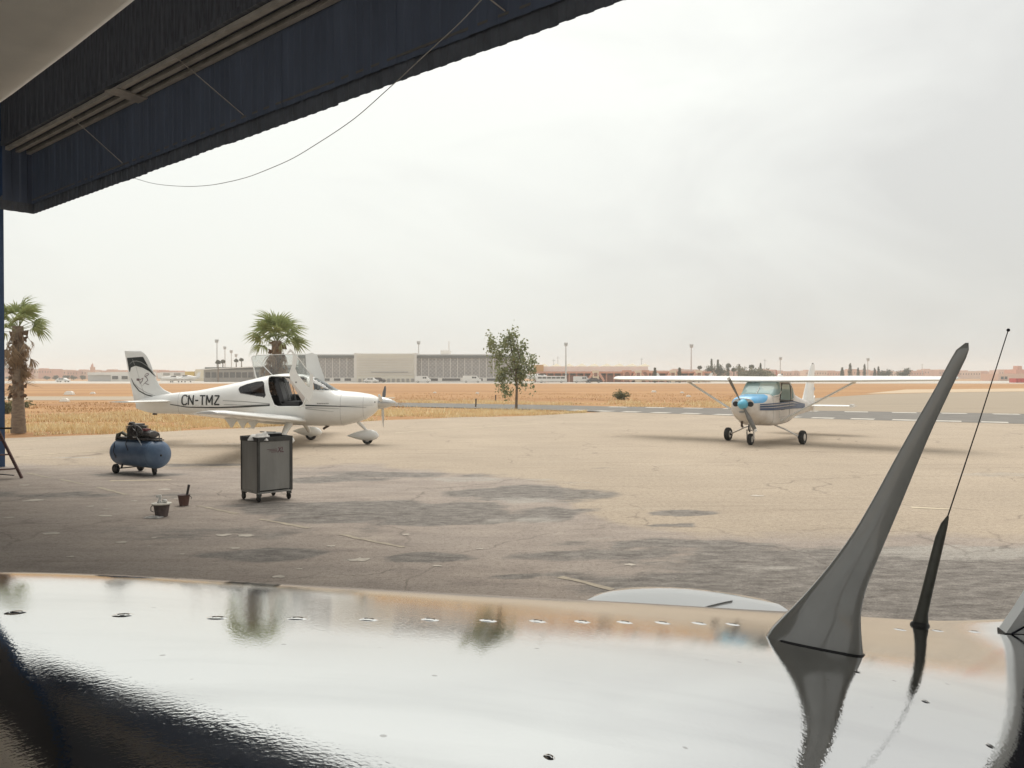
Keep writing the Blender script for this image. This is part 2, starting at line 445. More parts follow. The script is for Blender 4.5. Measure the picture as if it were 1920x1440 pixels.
def apron_build(noise, rng_, mix, attr, mul, b, t):
    base = mix(rng_(noise(0.35, 8), .3, .7), (0.535, 0.442, 0.340), (0.45, 0.372, 0.288))
    base = mix(rng_(noise(1.2, 8, (0.35, 3.0, 1)), .5, .75, 0, .45), base, (0.58, 0.495, 0.395))
    base = mix(rng_(noise(7, 8), .35, .7, 0, .3), base, (0.34, 0.28, 0.22))
    def add(p, q, k_):
        x_ = t.nodes.new('ShaderNodeMath'); x_.operation = 'MULTIPLY_ADD'; x_.inputs[1].default_value = k_; t.links.new(q, x_.inputs[0]); t.links.new(p, x_.inputs[2]); return x_.outputs[0]
    o = mix(rng_(noise(2.2, 10, (0.6, 1.4, 1)), .32, .68), (0.32, 0.27, 0.235), (0.47, 0.40, 0.34))
    o = mix(rng_(noise(0.7, 8), .4, .62, 0, .5), o, (0.42, 0.365, 0.32))
    rag_ = noise(2.4, 12, (0.75, 1.5, 1), 0.74)
    c = mix(rng_(add(attr('old'), rag_, 0.9), .66, 1.12), base, o)
    dk = mix(rng_(noise(5, 10, (0.7, 1.6, 1), 0.75), .36, .64), (0.11, 0.10, 0.092), (0.34, 0.315, 0.285))
    c = mix(mul(rng_(add(attr('wet'), rag_, 1.1), .76, 1.06), 0.88), c, dk)
    rag2 = noise(5.0, 10, (0.6, 2.2, 1), 0.72)
    c = mix(mul(rng_(add(attr('pale'), rag2, 1.6), 1.22, 1.62), 0.75), c, (0.46, 0.43, 0.385))
    # tyre scuffs and fine cracks
    sc2 = noise(1.4, 9, (0.12, 2.6, 1), 0.66)
    c = mix(rng_(sc2, .56, .70, 0, .34), c, mix(1.0, c, (0.55, 0.52, 0.50), 'MULTIPLY'))
    vo_ = t.nodes.new('ShaderNodeTexVoronoi'); vo_.feature = 'DISTANCE_TO_EDGE'; vo_.inputs['Scale'].default_value = 0.32
    tcx = t.nodes.new('ShaderNodeTexCoord'); wv = t.nodes.new('ShaderNodeTexNoise'); wv.inputs['Scale'].default_value = 0.9; wv.inputs['Detail'].default_value = 8
    t.links.new(tcx.outputs['Object'], wv.inputs['Vector']); va = t.nodes.new('ShaderNodeVectorMath'); va.operation = 'MULTIPLY_ADD'; va.inputs[1].default_value = (1.6, 1.6, 0)
    t.links.new(wv.outputs['Color'], va.inputs[0]); t.links.new(tcx.outputs['Object'], va.inputs[2]); t.links.new(va.outputs[0], vo_.inputs['Vector'])
    c = mix(mul(rng_(vo_.outputs['Distance'], 0.010, 0.0, 0, .55), rng_(noise(0.5, 4), .42, .6)), c, (0.12, 0.10, 0.085))
    c = mix(attr('inside'), c, mix(rng_(noise(1.1, 8), .3, .7), (0.60, 0.58, 0.54), (0.52, 0.50, 0.46)))
    sp = rng_(noise(60, 3), .40, .66)
    c = mix(mul(sp, .6), c, mix(1.0, c, (0.45, 0.44, 0.42), 'MULTIPLY'))
    sp2 = rng_(noise(17, 4), .48, .66)
    c = mix(mul(sp2, .42), c, mix(1.0, c, (0.5, 0.48, 0.46), 'MULTIPLY'))
    sp3 = rng_(noise(26, 3), .60, .70)
    c = mix(mul(sp3, .30), c, (0.55, 0.48, 0.40))
    return c
apron = obj('apron', me, ground_mat('apron_asphalt', apron_build)); tag(apron, kind='structure')

def sheet(name, pts, z, material, n=1):
    mb = MB(); tri = tessellate_polygon([[Vector((p[0], p[1], 0)) for p in pts]])
    mb.add([(p[0], p[1], z) for p in pts], [tuple(q) for q in tri])
    o = mb.build(name, material, normals=False)
    if o.data.polygons[0].normal.z < 0: o.data.flip_normals()
    return tag(o, kind='structure')
def field_build(noise, rng_, mix, attr, mul, b, t):
    c = mix(rng_(noise(0.05, 6, (0.5, 1.6, 1)), .35, .65), (0.31, 0.155, 0.065), (0.42, 0.235, 0.105))
    c = mix(rng_(noise(0.16, 8, (0.35, 1.8, 1)), .54, .70, 0, .5), c, (0.50, 0.32, 0.14))
    c = mix(rng_(noise(0.9, 8, (0.5, 1.5, 1)), .5, .75, 0, .55), c, (0.21, 0.10, 0.045))
    return mix(rng_(noise(4, 6), .4, .7, 0, .2), c, (0.52, 0.36, 0.18))
S = 1400
sheet('field', [(-S, -60), (S, -60), (S, S), (-S, S)], -0.03, ground_mat('dry_field', field_build))
ASPH = ground_mat('road_asphalt', lambda noise, rng_, mix, attr, mul, b, t: mix(rng_(noise(1.2, 8), .3, .7), (0.165, 0.155, 0.14), (0.215, 0.20, 0.18)))
TARM = ground_mat('far_tarmac', lambda noise, rng_, mix, attr, mul, b, t: mix(rng_(noise(0.25, 8, (0.5, 2.5, 1)), .3, .7), (0.36, 0.295, 0.22), (0.30, 0.25, 0.19)))
SAND = ground_mat('pale_sand', lambda noise, rng_, mix, attr, mul, b, t: mix(rng_(noise(0.3, 8), .3, .7), (0.56, 0.45, 0.32), (0.46, 0.34, 0.22)))
PALE = ground_mat('pale_concrete', lambda noise, rng_, mix, attr, mul, b, t: mix(rng_(noise(0.2, 8, (0.3, 2, 1)), .3, .7), (0.42, 0.36, 0.28), (0.36, 0.29, 0.21)))
low = [(500, 756.5), (740, 762), (1000, 768), (1140, 772.5), (1300, 777), (1520, 785), (1720, 790), (1920, 795), (2300, 805)]
upp = [(500, 752), (740, 755), (1000, 759), (1140, 762), (1400, 766), (1520, 770), (1720, 773), (1920, 776), (2300, 783)]
road = sheet('service_road', [G(*q) for q in low] + [G(*q) for q in upp[::-1]], 0.006, ASPH)
sheet('far_tarmac', [G(*q) for q in ((1370, 764.8), (1520, 769.5), (1720, 772.5), (1920, 775.5), (2300, 782.5), (2500, 733), (1920, 734), (1760, 736), (1640, 739), (1530, 746), (1450, 754))], -0.008, TARM)
sheet('sand_strip', [G(*q) for q in ((1620, 738), (1760, 735.6), (1920, 733.6), (2500, 732.6), (2500, 727), (1920, 728), (1700, 730))], -0.016, SAND)
sheet('far_taxiway', [G(*q) for q in ((-600, 749), (100, 750), (330, 749), (740, 746.5), (740, 744.5), (300, 743), (-600, 742))], -0.018, PALE)
sheet('terminal_apron', [(-600, 215), (600, 215), (600, 330), (-600, 330)], -0.02, mat('terminal_concrete', (0.50, 0.46, 0.40), 0.9, var=0.15, vscale=0.05))

PAINTW = mat('road_paint_white', (0.60, 0.56, 0.49), 0.8, var=0.25, vscale=3)
PAINTY = mat('faded_yellow_paint', (0.45, 0.385, 0.285), 0.85, rgb2=(0.30, 0.255, 0.205), vscale=9)
def stripe(name, a, b, w, z, m, parent=None, ragged=0.0):
    a = Vector(a); b = Vector(b); d = (b - a); n = max(2, int(d.length / 0.15)); d.normalize(); sd = Vector((-d.y, d.x, 0))
    v = []; f = []
    for i in range(n + 1):
        p = a + (b - a) * (i / n); w1 = w * (0.5 - random.random() * ragged); w2 = w * (0.5 - random.random() * ragged)
        v += [(p + sd * w1).to_tuple(), (p - sd * w2).to_tuple()]
    v = [(q[0], q[1], z) for q in v]
    f = [(2 * i, 2 * i + 1, 2 * i + 3, 2 * i + 2) for i in range(n)]
    mb = MB().add(v, f); o = mb.build(name, m, parent, normals=False)
    if o.data.polygons[0].normal.z < 0: o.data.flip_normals()
    return o
def along(poly, start, stop, dash, gap, inset, name):
    pts = [G(*q) for q in poly]; cum = [0]
    for a, b in zip(pts, pts[1:]): cum.append(cum[-1] + (b - a).length)
    def at(s): 
        return Vector((np.interp(s, cum, [p.x for p in pts]), np.interp(s, cum, [p.y for p in pts]), 0))
    i0 = np.interp(start, [q[0] for q in poly], cum); i1 = np.interp(stop, [q[0] for q in poly], cum)
    s = i0
    while s < i1:
        a, b = at(s), at(s + dash); n = Vector((-(b - a).y, (b - a).x, 0)).normalized() * inset
        stripe(name, a + n, b + n, 0.95, 0.011, PAINTW, road, 0.1); s += dash + gap
along(low, 1060, 2280, 1.0, 0.75, 0.75, 'road_dash')
along(upp, 1150, 2200, 1.2, 1.2, -0.9, 'road_dash')
for a, b in (((48, 887), (92, 896)), ((113, 899), (157, 909)), ((183, 914), (236, 928)), ((372, 949), (442, 964)), ((488, 974), (578, 991)), ((636, 1003), (757, 1027)), ((1050, 1083), (1150, 1107)), ((1228, 1120), (1330, 1142))):
    tag(stripe('faded_line', G(*a), G(*b), 0.11, 0.004, PAINTY, apron, 0.35))
for a, b in (((12, 829), (120, 823)), ((120, 823), (300, 815)), ((36, 856), (110, 850)), ((110, 850), (205, 846)), ((205, 902), (320, 900)), ((740, 812), (1010, 794))):
    stripe('pale_line', G(*a), G(*b), 0.16, 0.004, mat('faded_pale_paint', (0.60, 0.52, 0.38), 0.85, rgb2=(0.47, 0.39, 0.28), vscale=5), apron, 0.3)
stripe('pale_line', G(1710, 952), G(1785, 955), 0.18, 0.004, MATS['faded_pale_paint'], apron, 0.3)

CHIP = mat('pale_chip', (0.58, 0.52, 0.44), 0.85, var=0.25, vscale=9)
for px, py, w_ in ((15, 971, 22), (94, 1001, 34), (226, 1018, 26), (288, 1009, 15), (279, 1025, 12), (197, 955, 12), (196, 968, 30), (168, 950, 16), (308, 918, 26), (62, 939, 45), (418, 1004, 36), (461, 1005, 40), (440, 1029, 22), (519, 1083, 30), (675, 1051, 46), (620, 1025, 20), (560, 1068, 16), (340, 1040, 14), (130, 1045, 18), (45, 910, 20), (330, 935, 14), (820, 1062, 22), (900, 1030, 16), (760, 1003, 18), (250, 940, 16), (1420, 930, 26), (1180, 1060, 24)):
    c_ = G(px, py); r_ = w_ / F * c_.y / 2; v = []
    for k_ in range(14):
        a = 2 * math.pi * k_ / 14; q = r_ * random.uniform(0.6, 1.1); v.append((c_.x + q * math.cos(a), c_.y + q * math.sin(a) * random.uniform(0.5, 0.9), 0.0045))
    MB().add(v, [tuple(range(14))]).build('paint_chip', CHIP, apron, normals=False)

# ================================================================== THE HANGAR
NAVY = mat('navy_cladding', (0.135, 0.175, 0.265), 0.55, var=0.35, vscale=1.3, stretch=(1, 1, 0.3))
NAVYF = mat('navy_fascia', (0.15, 0.172, 0.21), 0.6, var=0.4, vscale=2)
ROOFM = mat('streaked_roof_sheet', (0.045, 0.053, 0.072), 0.75, rgb2=(0.15, 0.163, 0.195), vscale=2.2, stretch=(7, 1, 0.9))  # dark sheet colour with paler stretched streaks
RAILM = mat('galvanised_rail', (0.56, 0.52, 0.47), 0.55, 0.0, var=0.35, vscale=4)
BLUEP = mat('blue_wall_paint', (0.035, 0.085, 0.19), 0.5, var=0.3, vscale=2)
hang = thing('hangar', 'dark navy corrugated hangar framing the view at top left', 'hangar', (-10.78, 18.07, 0), math.atan2(-0.654, 0.757))
HL, HD = 37.0, 17.0
# bottom fascia: ribbed cladding sheets, one mesh shared
def ribbed(wd, z0, z1, ribs, depth, up=False):
    mb = MB(); pts = []; p = wd / ribs
    for i in range(ribs):
        pts += [(i * p, 0), (i * p + p * 0.42, 0), (i * p + p * 0.5, depth), (i * p + p * 0.88, depth)]
    pts.append((wd + 0.012, 0))
    v = [(x, y, z0) for x, y in pts] + [(x, y, z1) for x, y in pts] + [(x, y - 0.003, z0) for x, y in pts] + [(x, y - 0.003, z1) for x, y in pts]
    n = len(pts); f = []
    for i in range(n - 1):
        f += [(i, i + 1, n + i + 1, n + i), (2 * n + i, 3 * n + i, 3 * n + i + 1, 2 * n + i + 1), (i, 2 * n + i, 2 * n + i + 1, i + 1)]
    return mb.add(v, f)
fm = ribbed(0.93, 5.65, 5.95, 4, 0.014).mesh('fascia_sheet')
for i in range(int(HL / 0.93)):
    obj('fascia_sheet', fm, NAVYF, hang, (i * 0.93, 0.0, random.uniform(-0.012, 0.010)))
fm2 = ribbed(0.66, 5.65, 5.93, 3, 0.022).mesh('fascia_sheet')
o = obj('fascia_sheet', fm2, NAVYF, hang, (0, 0, 0)); o.rotation_euler = (0, 0, R(-90))
mb = MB().box((HL / 2, -0.03, 5.945), (HL, 0.05, 0.03)).box((0.02, -0.34, 5.945), (0.05, 0.6, 0.03)); mb.build('fascia_trim', RAILM if False else mat('fascia_trim', (0.15, 0.15, 0.15), 0.5), hang)
wm = ribbed(1.24, 5.86, 7.06, 4, 0.008).mesh('wall_panel')
for i in range(int(HL / 1.24)):
    obj('wall_panel', wm, NAVY, hang, (i * 1.24, -0.05 + random.uniform(-0.006, 0.006), 0))
wm2 = ribbed(0.62, 5.86, 9.6, 2, 0.02).mesh('wall_panel')
o = obj('wall_panel', wm2, NAVY, hang, (0.05, 0, 0)); o.rotation_euler = (0, 0, R(-90))
mb = MB().box((HL / 2, -0.35, 7.09), (HL, 0.60, 0.10)); mb.build('door_beam', ROOFM, hang)
for k_, yy in enumerate((-0.12, -0.33, -0.54)):
    MB().box((HL / 2, yy, 6.99), (HL, 0.085, 0.07)).build('door_rail', RAILM, hang)
for x_ in (5.6, 24):
    MB().box((x_, -0.33, 6.945), (0.35, 0.68, 0.03), Matrix.Rotation(R(12), 3, 'Z')).build('rail_bracket', RAILM, hang)
um = ribbed(1.0, 7.10, 9.7, 3, 0.015).mesh('upper_panel')
for i in range(int(HL)):
    obj('upper_panel', um, ROOFM, hang, (i * 1.0, -0.64, 0))
# roof sheets, purlins and rafters
mb = MB().add([(-0.2, 0.1, 9.62), (HL, 0.1, 9.62), (HL, -8.5, 10.9), (-0.2, -8.5, 10.9), (HL, -HD, 9.62), (-0.2, -HD, 9.62)], [(0, 1, 2, 3), (3, 2, 4, 5)])
mb.build('roof', ROOFM, hang)
for i in range(10):
    x_ = 1.5 + i * 3.9
    MB().bar((x_, -0.7, 8.75), (x_, -8.5, 10.2), 0.12, 0.3).bar((x_, -8.5, 10.2), (x_, -HD, 8.9), 0.12, 0.3).build('rafter', ROOFM, hang)
PURL = mat('dusty_purlin', (0.24, 0.23, 0.22), 0.7, var=0.4, vscale=6)
for i in range(7):
    y_ = -1.2 - i * 1.5
    MB().box((HL / 2, y_, 9.45 + i * 0.17), (HL, 0.06, 0.14)).build('purlin', PURL, hang)
for x_ in (4.6, 8.3, 12.2, 16.0):
    MB().bar((x_, -0.75, 8.3), (x_ + 0.6, -3.4, 8.5), 0.07).build('brace', PURL, hang)
# walls
MB().box((-0.06, -0.74, 4.8), (0.12, 0.28, 9.6)).build('corner_post', BLUEP, hang)
MB().box((-0.062, -(HD + 0.885) / 2, 4.8), (0.12, HD - 0.885, 9.6)).build('side_wall', mat('darkened_inner_wall', (0.10, 0.105, 0.12), 0.8, var=0.3, vscale=1), hang)  # unseen wall darkened to keep blue out of the skin's reflection
INW = mat('pale_inner_wall', (0.55, 0.55, 0.53), 0.8, var=0.15, vscale=0.5)  # unseen walls kept pale to brighten the interior
MB().box((HL + 0.06, -HD / 2, 4.8), (0.12, HD, 9.6)).build('side_wall', INW, hang)
# unseen back left open between posts, added to let fill light in
MB().box((HL / 2, -HD - 0.06, 8.9), (HL + 0.3, 0.12, 1.4)).build('back_lintel', INW, hang)
for x_ in (0.3, 12.5, 24.5, HL - 0.3): MB().box((x_, -HD - 0.06, 4.1), (0.4, 0.4, 8.2)).build('back_post', INW, hang)
# thin stay rods from the rails down to the fascia
for x_ in (3.7, 7.9, 13.2):
    MB().tube([(x_, -0.6, 6.93), (x_ + 1.0, -0.06, 5.97)], 0.008, 6).build('stay_rod', RAILM, hang)

# loose cable hanging from the hangar edge
pts = []
for px, py, d in ((250, 334, 15.8), (290, 345, 15.2), (330, 349.5, 14.6), (372, 350, 14.0), (415, 345, 13.4), (480, 328, 12.5), (540, 303, 11.7), (600, 268, 10.9), (660, 228, 10.1), (735, 163, 9.2), (800, 103, 8.4), (860, 48, 7.8), (915, -10, 7.2), (960, -60, 6.8)):
    pts.append(P(px, py, d))
fx, fy, fz = (interp([(i, p[k_]) for i, p in enumerate(pts)]) for k_ in range(3))
pts = [Vector((fx(q), fy(q), fz(q))) for q in np.linspace(0, len(pts) - 1, 70)]
tag(MB().tube(pts, 0.005, 6).build('cable', mat('grey_cable', (0.36, 0.36, 0.34), 0.6), smooth=60), 'thin grey cable sagging in an arc from the hangar eave', 'cable')

# ================================================================== THE POLISHED AIRCRAFT IN FRONT
tv = Vector((-0.983, 0.186, 0)).normalized(); nv = Vector((-tv.y * -1, -tv.x, 0)).normalized()
if nv.y < 0: nv = -nv
# upper skin: height below the camera as a polynomial of s (across) and u (along), a gently crowned panel
SKIN = np.array([[-0.30804, 0.08554, -0.19194, 0.27767, -0.26313], [-0.10842, -0.08753, 0.57965, -0.37055, 0.03211], [-0.02783, 0.15562, -0.75114, 0.05119, 0.52341], [0.04912, 0.07317, 0.48527, -0.05725, -0.28777], [-0.01647, -0.2791, -0.82285, -0.49777, 0.1673], [-0.0479, -0.09614, 0.07613, 0.20228, -0.01483]])
def skin_z(s, u):
    if u < -0.66:      # carry the sideways slope on towards the tail
        z0_, s0_ = skin_z(s, -0.66); z1_, s1_ = skin_z(s, -0.64); k_ = (max(u, -1.5) + 0.66) / 0.02
        return z0_ + (z0_ - z1_) * -k_, s0_
    a = (s - 0.9) / 0.7; b = (min(max(u, -0.66), 1.32) - 0.2) / 1.4
    z = sum(SKIN[i, j] * a**i * b**j for i in range(6) for j in range(5))
    zs = sum(SKIN[i, j] * i * a**(i - 1) * b**j / 0.7 for i in range(1, 6) for j in range(5))
    return z, zs
def skin_ring(u):
    s0 = 0.95
    lim_ = R(36 - 20 * min(max((u - 0.5) / 0.4, 0), 1))
    while s0 > 0.30 and skin_z(s0, u)[1] < math.tan(lim_): s0 -= 0.002
    s1 = 1.0
    while s1 < 1.85 and skin_z(s1, u)[1] > -math.tan(R(30)): s1 += 0.005
    mid = [(s, skin_z(s, u)[0]) for s in np.linspace(s0, s1, 64)]
    def arc(p, ang, to, r, n):
        out_ = []; s, z = p
        for k_ in range(n):
            a0_ = ang + (to - ang) * k_ / n; a1_ = ang + (to - ang) * (k_ + 1) / n; m_ = (a0_ + a1_) / 2; dl = r * abs(a1_ - a0_)
            sg = 1 if to < ang else -1
            s += sg * dl * math.cos(m_); z += sg * dl * math.sin(m_); out_.append((s, z))
        return out_
    near = arc(mid[0], math.atan(skin_z(s0, u)[1]), R(86), 0.26, 10)[::-1]
    far = arc(mid[-1], math.atan(skin_z(s1, u)[1]), R(-87), 0.38, 12)
    q = near + mid + far
    e_ = 1.0 if u > -1.5 else max(0.2, 1 - (-1.5 - u) * 0.17)
    if u > 2.8: e_ = 1 - (u - 2.8) * 0.3
    ring = [O_ + tv * u + nv * (0.85 + (s - 0.85) * e_) + Vector((0, 0, -0.34 + (z + 0.34) * e_)) - FO for s, z in q]
    a, b = ring[0], ring[-1]; low_ = []
    for k_ in range(1, 12):
        f_ = k_ / 12; p = b.lerp(a, (1 - math.cos(math.pi * f_)) / 2)
        p.z = b.z * (1 - f_) + a.z * f_ - 0.72 * e_ * math.sin(math.pi * f_)**0.6; low_.append(p)
    return ring + low_
O_ = Vector((0, 0, CAMZ))
front = thing('polished_airplane', 'polished silver airplane fuselage crossing the foreground with blade and whip antennas', 'airplane', (0.2, 0.95, 0))
FO = Vector((0.2, 0.95, 0))
us = [4.4, 3.9, 3.3, 2.8, 2.4, 2.1] + list(np.linspace(1.9, -1.4, 67)) + [-1.7, -2.2, -3.0, -4.0, -5.0, -6.0]
rings = [skin_ring(u) for u in us]
POL = bpy.data.materials.new('polished_skin'); POL.use_nodes = True
t = POL.node_tree; b = t.nodes['Principled BSDF']
b.inputs['Base Color'].default_value = (0.86, 0.86, 0.85, 1); b.inputs['Metallic'].default_value = 1.0
tc = t.nodes.new('ShaderNodeTexCoord')
n_ = t.nodes.new('ShaderNodeTexNoise'); n_.inputs['Scale'].default_value = 5; n_.inputs['Detail'].default_value = 8
mp = t.nodes.new('ShaderNodeMapping'); mp.inputs['Scale'].default_value = (0.5, 2.5, 1); mp.inputs['Rotation'].default_value = (0, 0, R(12))
t.links.new(tc.outputs['Object'], mp.inputs[0]); t.links.new(mp.outputs[0], n_.inputs['Vector'])
rr = t.nodes.new('ShaderNodeMapRange'); rr.inputs['From Min'].default_value = 0.35; rr.inputs['From Max'].default_value = 0.75; rr.inputs['To Min'].default_value = 0.025; rr.inputs['To Max'].default_value = 0.085
t.links.new(n_.outputs['Fac'], rr.inputs['Value']); t.links.new(rr.outputs[0], b.inputs['Roughness'])
cr = t.nodes.new('ShaderNodeMapRange'); cr.inputs['From Min'].default_value = 0.5; cr.inputs['From Max'].default_value = 0.85; cr.inputs['To Min'].default_value = 0.0; cr.inputs['To Max'].default_value = 0.5
t.links.new(n_.outputs['Fac'], cr.inputs['Value'])
cm = t.nodes.new('ShaderNodeMix'); cm.data_type = 'RGBA'; cm.inputs[6].default_value = (0.79, 0.79, 0.785, 1); cm.inputs[7].default_value = (0.55, 0.55, 0.55, 1)
t.links.new(cr.outputs[0], cm.inputs[0])
# dust specks
vo = t.nodes.new('ShaderNodeTexVoronoi'); vo.inputs['Scale'].default_value = 16; t.links.new(tc.outputs['Object'], vo.inputs['Vector'])
sp = t.nodes.new('ShaderNodeMapRange'); sp.inputs['From Min'].default_value = 0.035; sp.inputs['From Max'].default_value = 0.055; sp.inputs['To Min'].default_value = 0.55; sp.inputs['To Max'].default_value = 0.0
t.links.new(vo.outputs['Distance'], sp.inputs['Value'])
cm2 = t.nodes.new('ShaderNodeMix'); cm2.data_type = 'RGBA'; cm2.inputs[7].default_value = (0.25, 0.23, 0.21, 1)
t.links.new(sp.outputs[0], cm2.inputs[0]); t.links.new(cm.outputs[2], cm2.inputs[6]); t.links.new(cm2.outputs[2], b.inputs['Base Color'])
n3 = t.nodes.new('ShaderNodeTexNoise'); n3.inputs['Scale'].default_value = 230; n3.inputs['Detail'].default_value = 2
n4 = t.nodes.new('ShaderNodeTexNoise'); n4.inputs['Scale'].default_value = 4; n4.inputs['Detail'].default_value = 2
t.links.new(tc.outputs['Object'], n3.inputs['Vector']); t.links.new(tc.outputs['Object'], n4.inputs['Vector'])
b1 = t.nodes.new('ShaderNodeBump'); b1.inputs['Strength'].default_value = 0.10; b1.inputs['Distance'].default_value = 0.0009
b2 = t.nodes.new('ShaderNodeBump'); b2.inputs['Strength'].default_value = 0.05; b2.inputs['Distance'].default_value = 0.004
t.links.new(n3.outputs['Fac'], b1.inputs['Height']); t.links.new(n4.outputs['Fac'], b2.inputs['Height']); t.links.new(b2.outputs[0], b1.inputs['Normal']); t.links.new(b1.outputs[0], b.inputs['Normal'])
fmb = MB().loft(rings)
fus = fmb.build('fuselage', POL, front, 180)
bvh = BVHTree.FromPolygons([Vector(v) + FO for v in fmb.v], fmb.f)
def on_skin(px, py):
    d = Vector(((px - 960) / F, 1, (HOR - py) / F)).normalized()
    h = bvh.ray_cast(O_, d)
    return (h[0], h[1] if h[1].z > 0 else -h[1]) if h[0] is not None else (None, None)
# flush fasteners along the skin
FAST = mat('fastener_metal', (0.80, 0.79, 0.77), 0.10, 1.0)
def fastener(px, py, r):
    p, nn = on_skin(px, py)
    if p is None: return
    mb = MB().lathe([(r * 1.25, -0.0006), (r, 0.0003), (r * 0.8, 0.0009), (r * 0.66, 0.0010), (r * 0.6, 0.0004), (r * 0.5, 0.0004), (r * 0.3, 0.0009), (0.0004, 0.0011)], 20)
    o = mb.build('fastener', FAST, fus, 40); o.location = p - FO; o.rotation_euler = nn.to_track_quat('Z', 'Y').to_euler()
for px, py in ((-170, 1145), (27, 1150), (228, 1155), (405, 1160), (556, 1161), (690, 1163), (806, 1163), (915, 1165), (1008, 1166), (1092, 1167), (1172, 1168), (1243, 1169), (1312, 1170), (1375, 1172), (1690, 1182), (1760, 1184), (1830, 1186)):
    fastener(px, py, 0.0115)
for px, py in ((1738, 1318), (1610, 1262), (1860, 1402), (1030, 1423)): fastener(px, py, 0.0045)
# blade antenna
a0, _ = on_skin(1440, 1192); a1, _ = on_skin(1618, 1231)
bd = (a1 - a0); bd.z = 0; bd.normalize(); bn = Vector((bd.y, -bd.x, 0))
if bn.y > 0: bn = -bn
def on_plane(px, py, o0, nn):
    d = Vector(((px - 960) / F, 1, (HOR - py) / F)); tq = (o0 - O_).dot(nn) / d.dot(nn); return O_ + d * tq
le = [on_plane(*q, a0, bn) for q in ((1432, 1208), (1437, 1190), (1452, 1172), (1480, 1145), (1520, 1103), (1560, 1055), (1600, 1000), (1640, 932), (1680, 858), (1715, 795), (1755, 725), (1782, 674), (1794, 654), (1806, 643))]
te = [on_plane(*q, a0, bn) for q in ((1622, 1244), (1621, 1231), (1618, 1200), (1616, 1160), (1622, 1120), (1640, 1068), (1664, 1010), (1693, 940), (1722, 868), (1748, 806), (1784, 728), (1806, 682), (1815, 662), (1818, 648))]
lf = interp([(p.z, (p - a0).dot(bd)) for p in sorted(le, key=lambda p: p.z)]); tf = interp([(p.z, (p - a0).dot(bd)) for p in sorted(te, key=lambda p: p.z)])
z0 = min(a0.z, a1.z) - 0.012; z1 = le[-1].z
rings = []
zs = [z0 + (z1 - z0) * (1 - (1 - i / 30)**1.15) for i in range(31)]
for i, z in enumerate(zs):
    l_, t_e = lf(z), tf(z); c = max(0.004, t_e - l_); hgt = (z - z0) / (z1 - z0)
    th = c * (0.46 - 0.10 * hgt) * (1 + 0.35 * max(0, 1 - hgt * 7)); 
    if i == len(zs) - 1: c *= 0.55; th *= 0.5; l_ += 0.002
    ring = []
    for j in range(44):
        a = 2 * math.pi * j / 44; xx = 0.5 - 0.5 * math.cos(a); yy = math.copysign(abs(math.sin(a))**0.8, math.sin(a)) * th / 2 * (1.15 - 0.45 * xx)
        ring.append(a0 + bd * (l_ + c * xx) + bn * yy - Vector((0, 0, a0.z)) + Vector((0, 0, z)) - FO)
    rings.append(ring)
ANT = mat('antenna_paint', (0.40, 0.395, 0.37), 0.18, var=0.15, vscale=10, coat=1.0)
tag(MB().loft(rings).build('blade_antenna', ANT, front, 180), 'tall swept grey blade antenna')
gp = []
for j in range(44):          # sealant bead where the blade meets the skin
    for i in range(len(rings) - 1):
        q = rings[i][j] + FO; h_ = bvh.ray_cast(Vector((q.x, q.y, CAMZ + 0.3)), Vector((0, 0, -1)))
        if h_[0] is not None and q.z > h_[0].z - 0.0005:
            sgn_ = 1 if 2 * math.pi * j / 44 < math.pi else -1; q2 = q + bn * (0.0035 * sgn_); h2 = bvh.ray_cast(Vector((q2.x, q2.y, CAMZ + 0.3)), Vector((0, 0, -1)))
            gp.append((h2[0] if h2[0] is not None else q2) - FO); break
MB().tube(gp + [gp[0]], 0.0022, 6, False).build('base_seal', BLACK, front, 60)
# whip antenna: tapered boot, rod and ball tip
w0, _ = on_skin(1727, 1174)
D = w0.y
wp = [P(1727, 1182, D), P(1728, 1172, D), P(1731, 1150, D), P(1738, 1120, D), P(1752, 1060, D), P(1764, 1010, D), P(1772, 984, D), P(1779, 968, D)]
wr = [0.0165, 0.0155, 0.0115, 0.0105, 0.0098, 0.0092, 0.0068, 0.002]
wb = MB().tube([p - FO for p in wp], wr, 14).build('whip_antenna', mat('whip_boot', (0.13, 0.13, 0.105), 0.45, var=0.3, vscale=30), front, 60); tag(wb, 'thin black whip antenna with ball tip')
_, wn = on_skin(1727, 1174)
ft = MB().lathe([(0.0185, -0.004), (0.0185, 0.002), (0.016, 0.006), (0.012, 0.008)], 20).build('foot', mat('foot_dark', (0.07, 0.07, 0.065), 0.45), wb, 40); ft.location = w0 - FO; ft.rotation_euler = wn.to_track_quat('Z', 'Y').to_euler()
MB().tube([P(1778, 970, D) - FO, P(1835, 795, D) - FO, P(1889, 622, D) - FO], [0.0014, 0.0012, 0.0010], 8).build('rod', BLACK, wb, 60)
MB().sphere(P(1890, 619, D) - FO, 0.0034, 12, 8).build('ball_tip', BLACK, wb, 180)
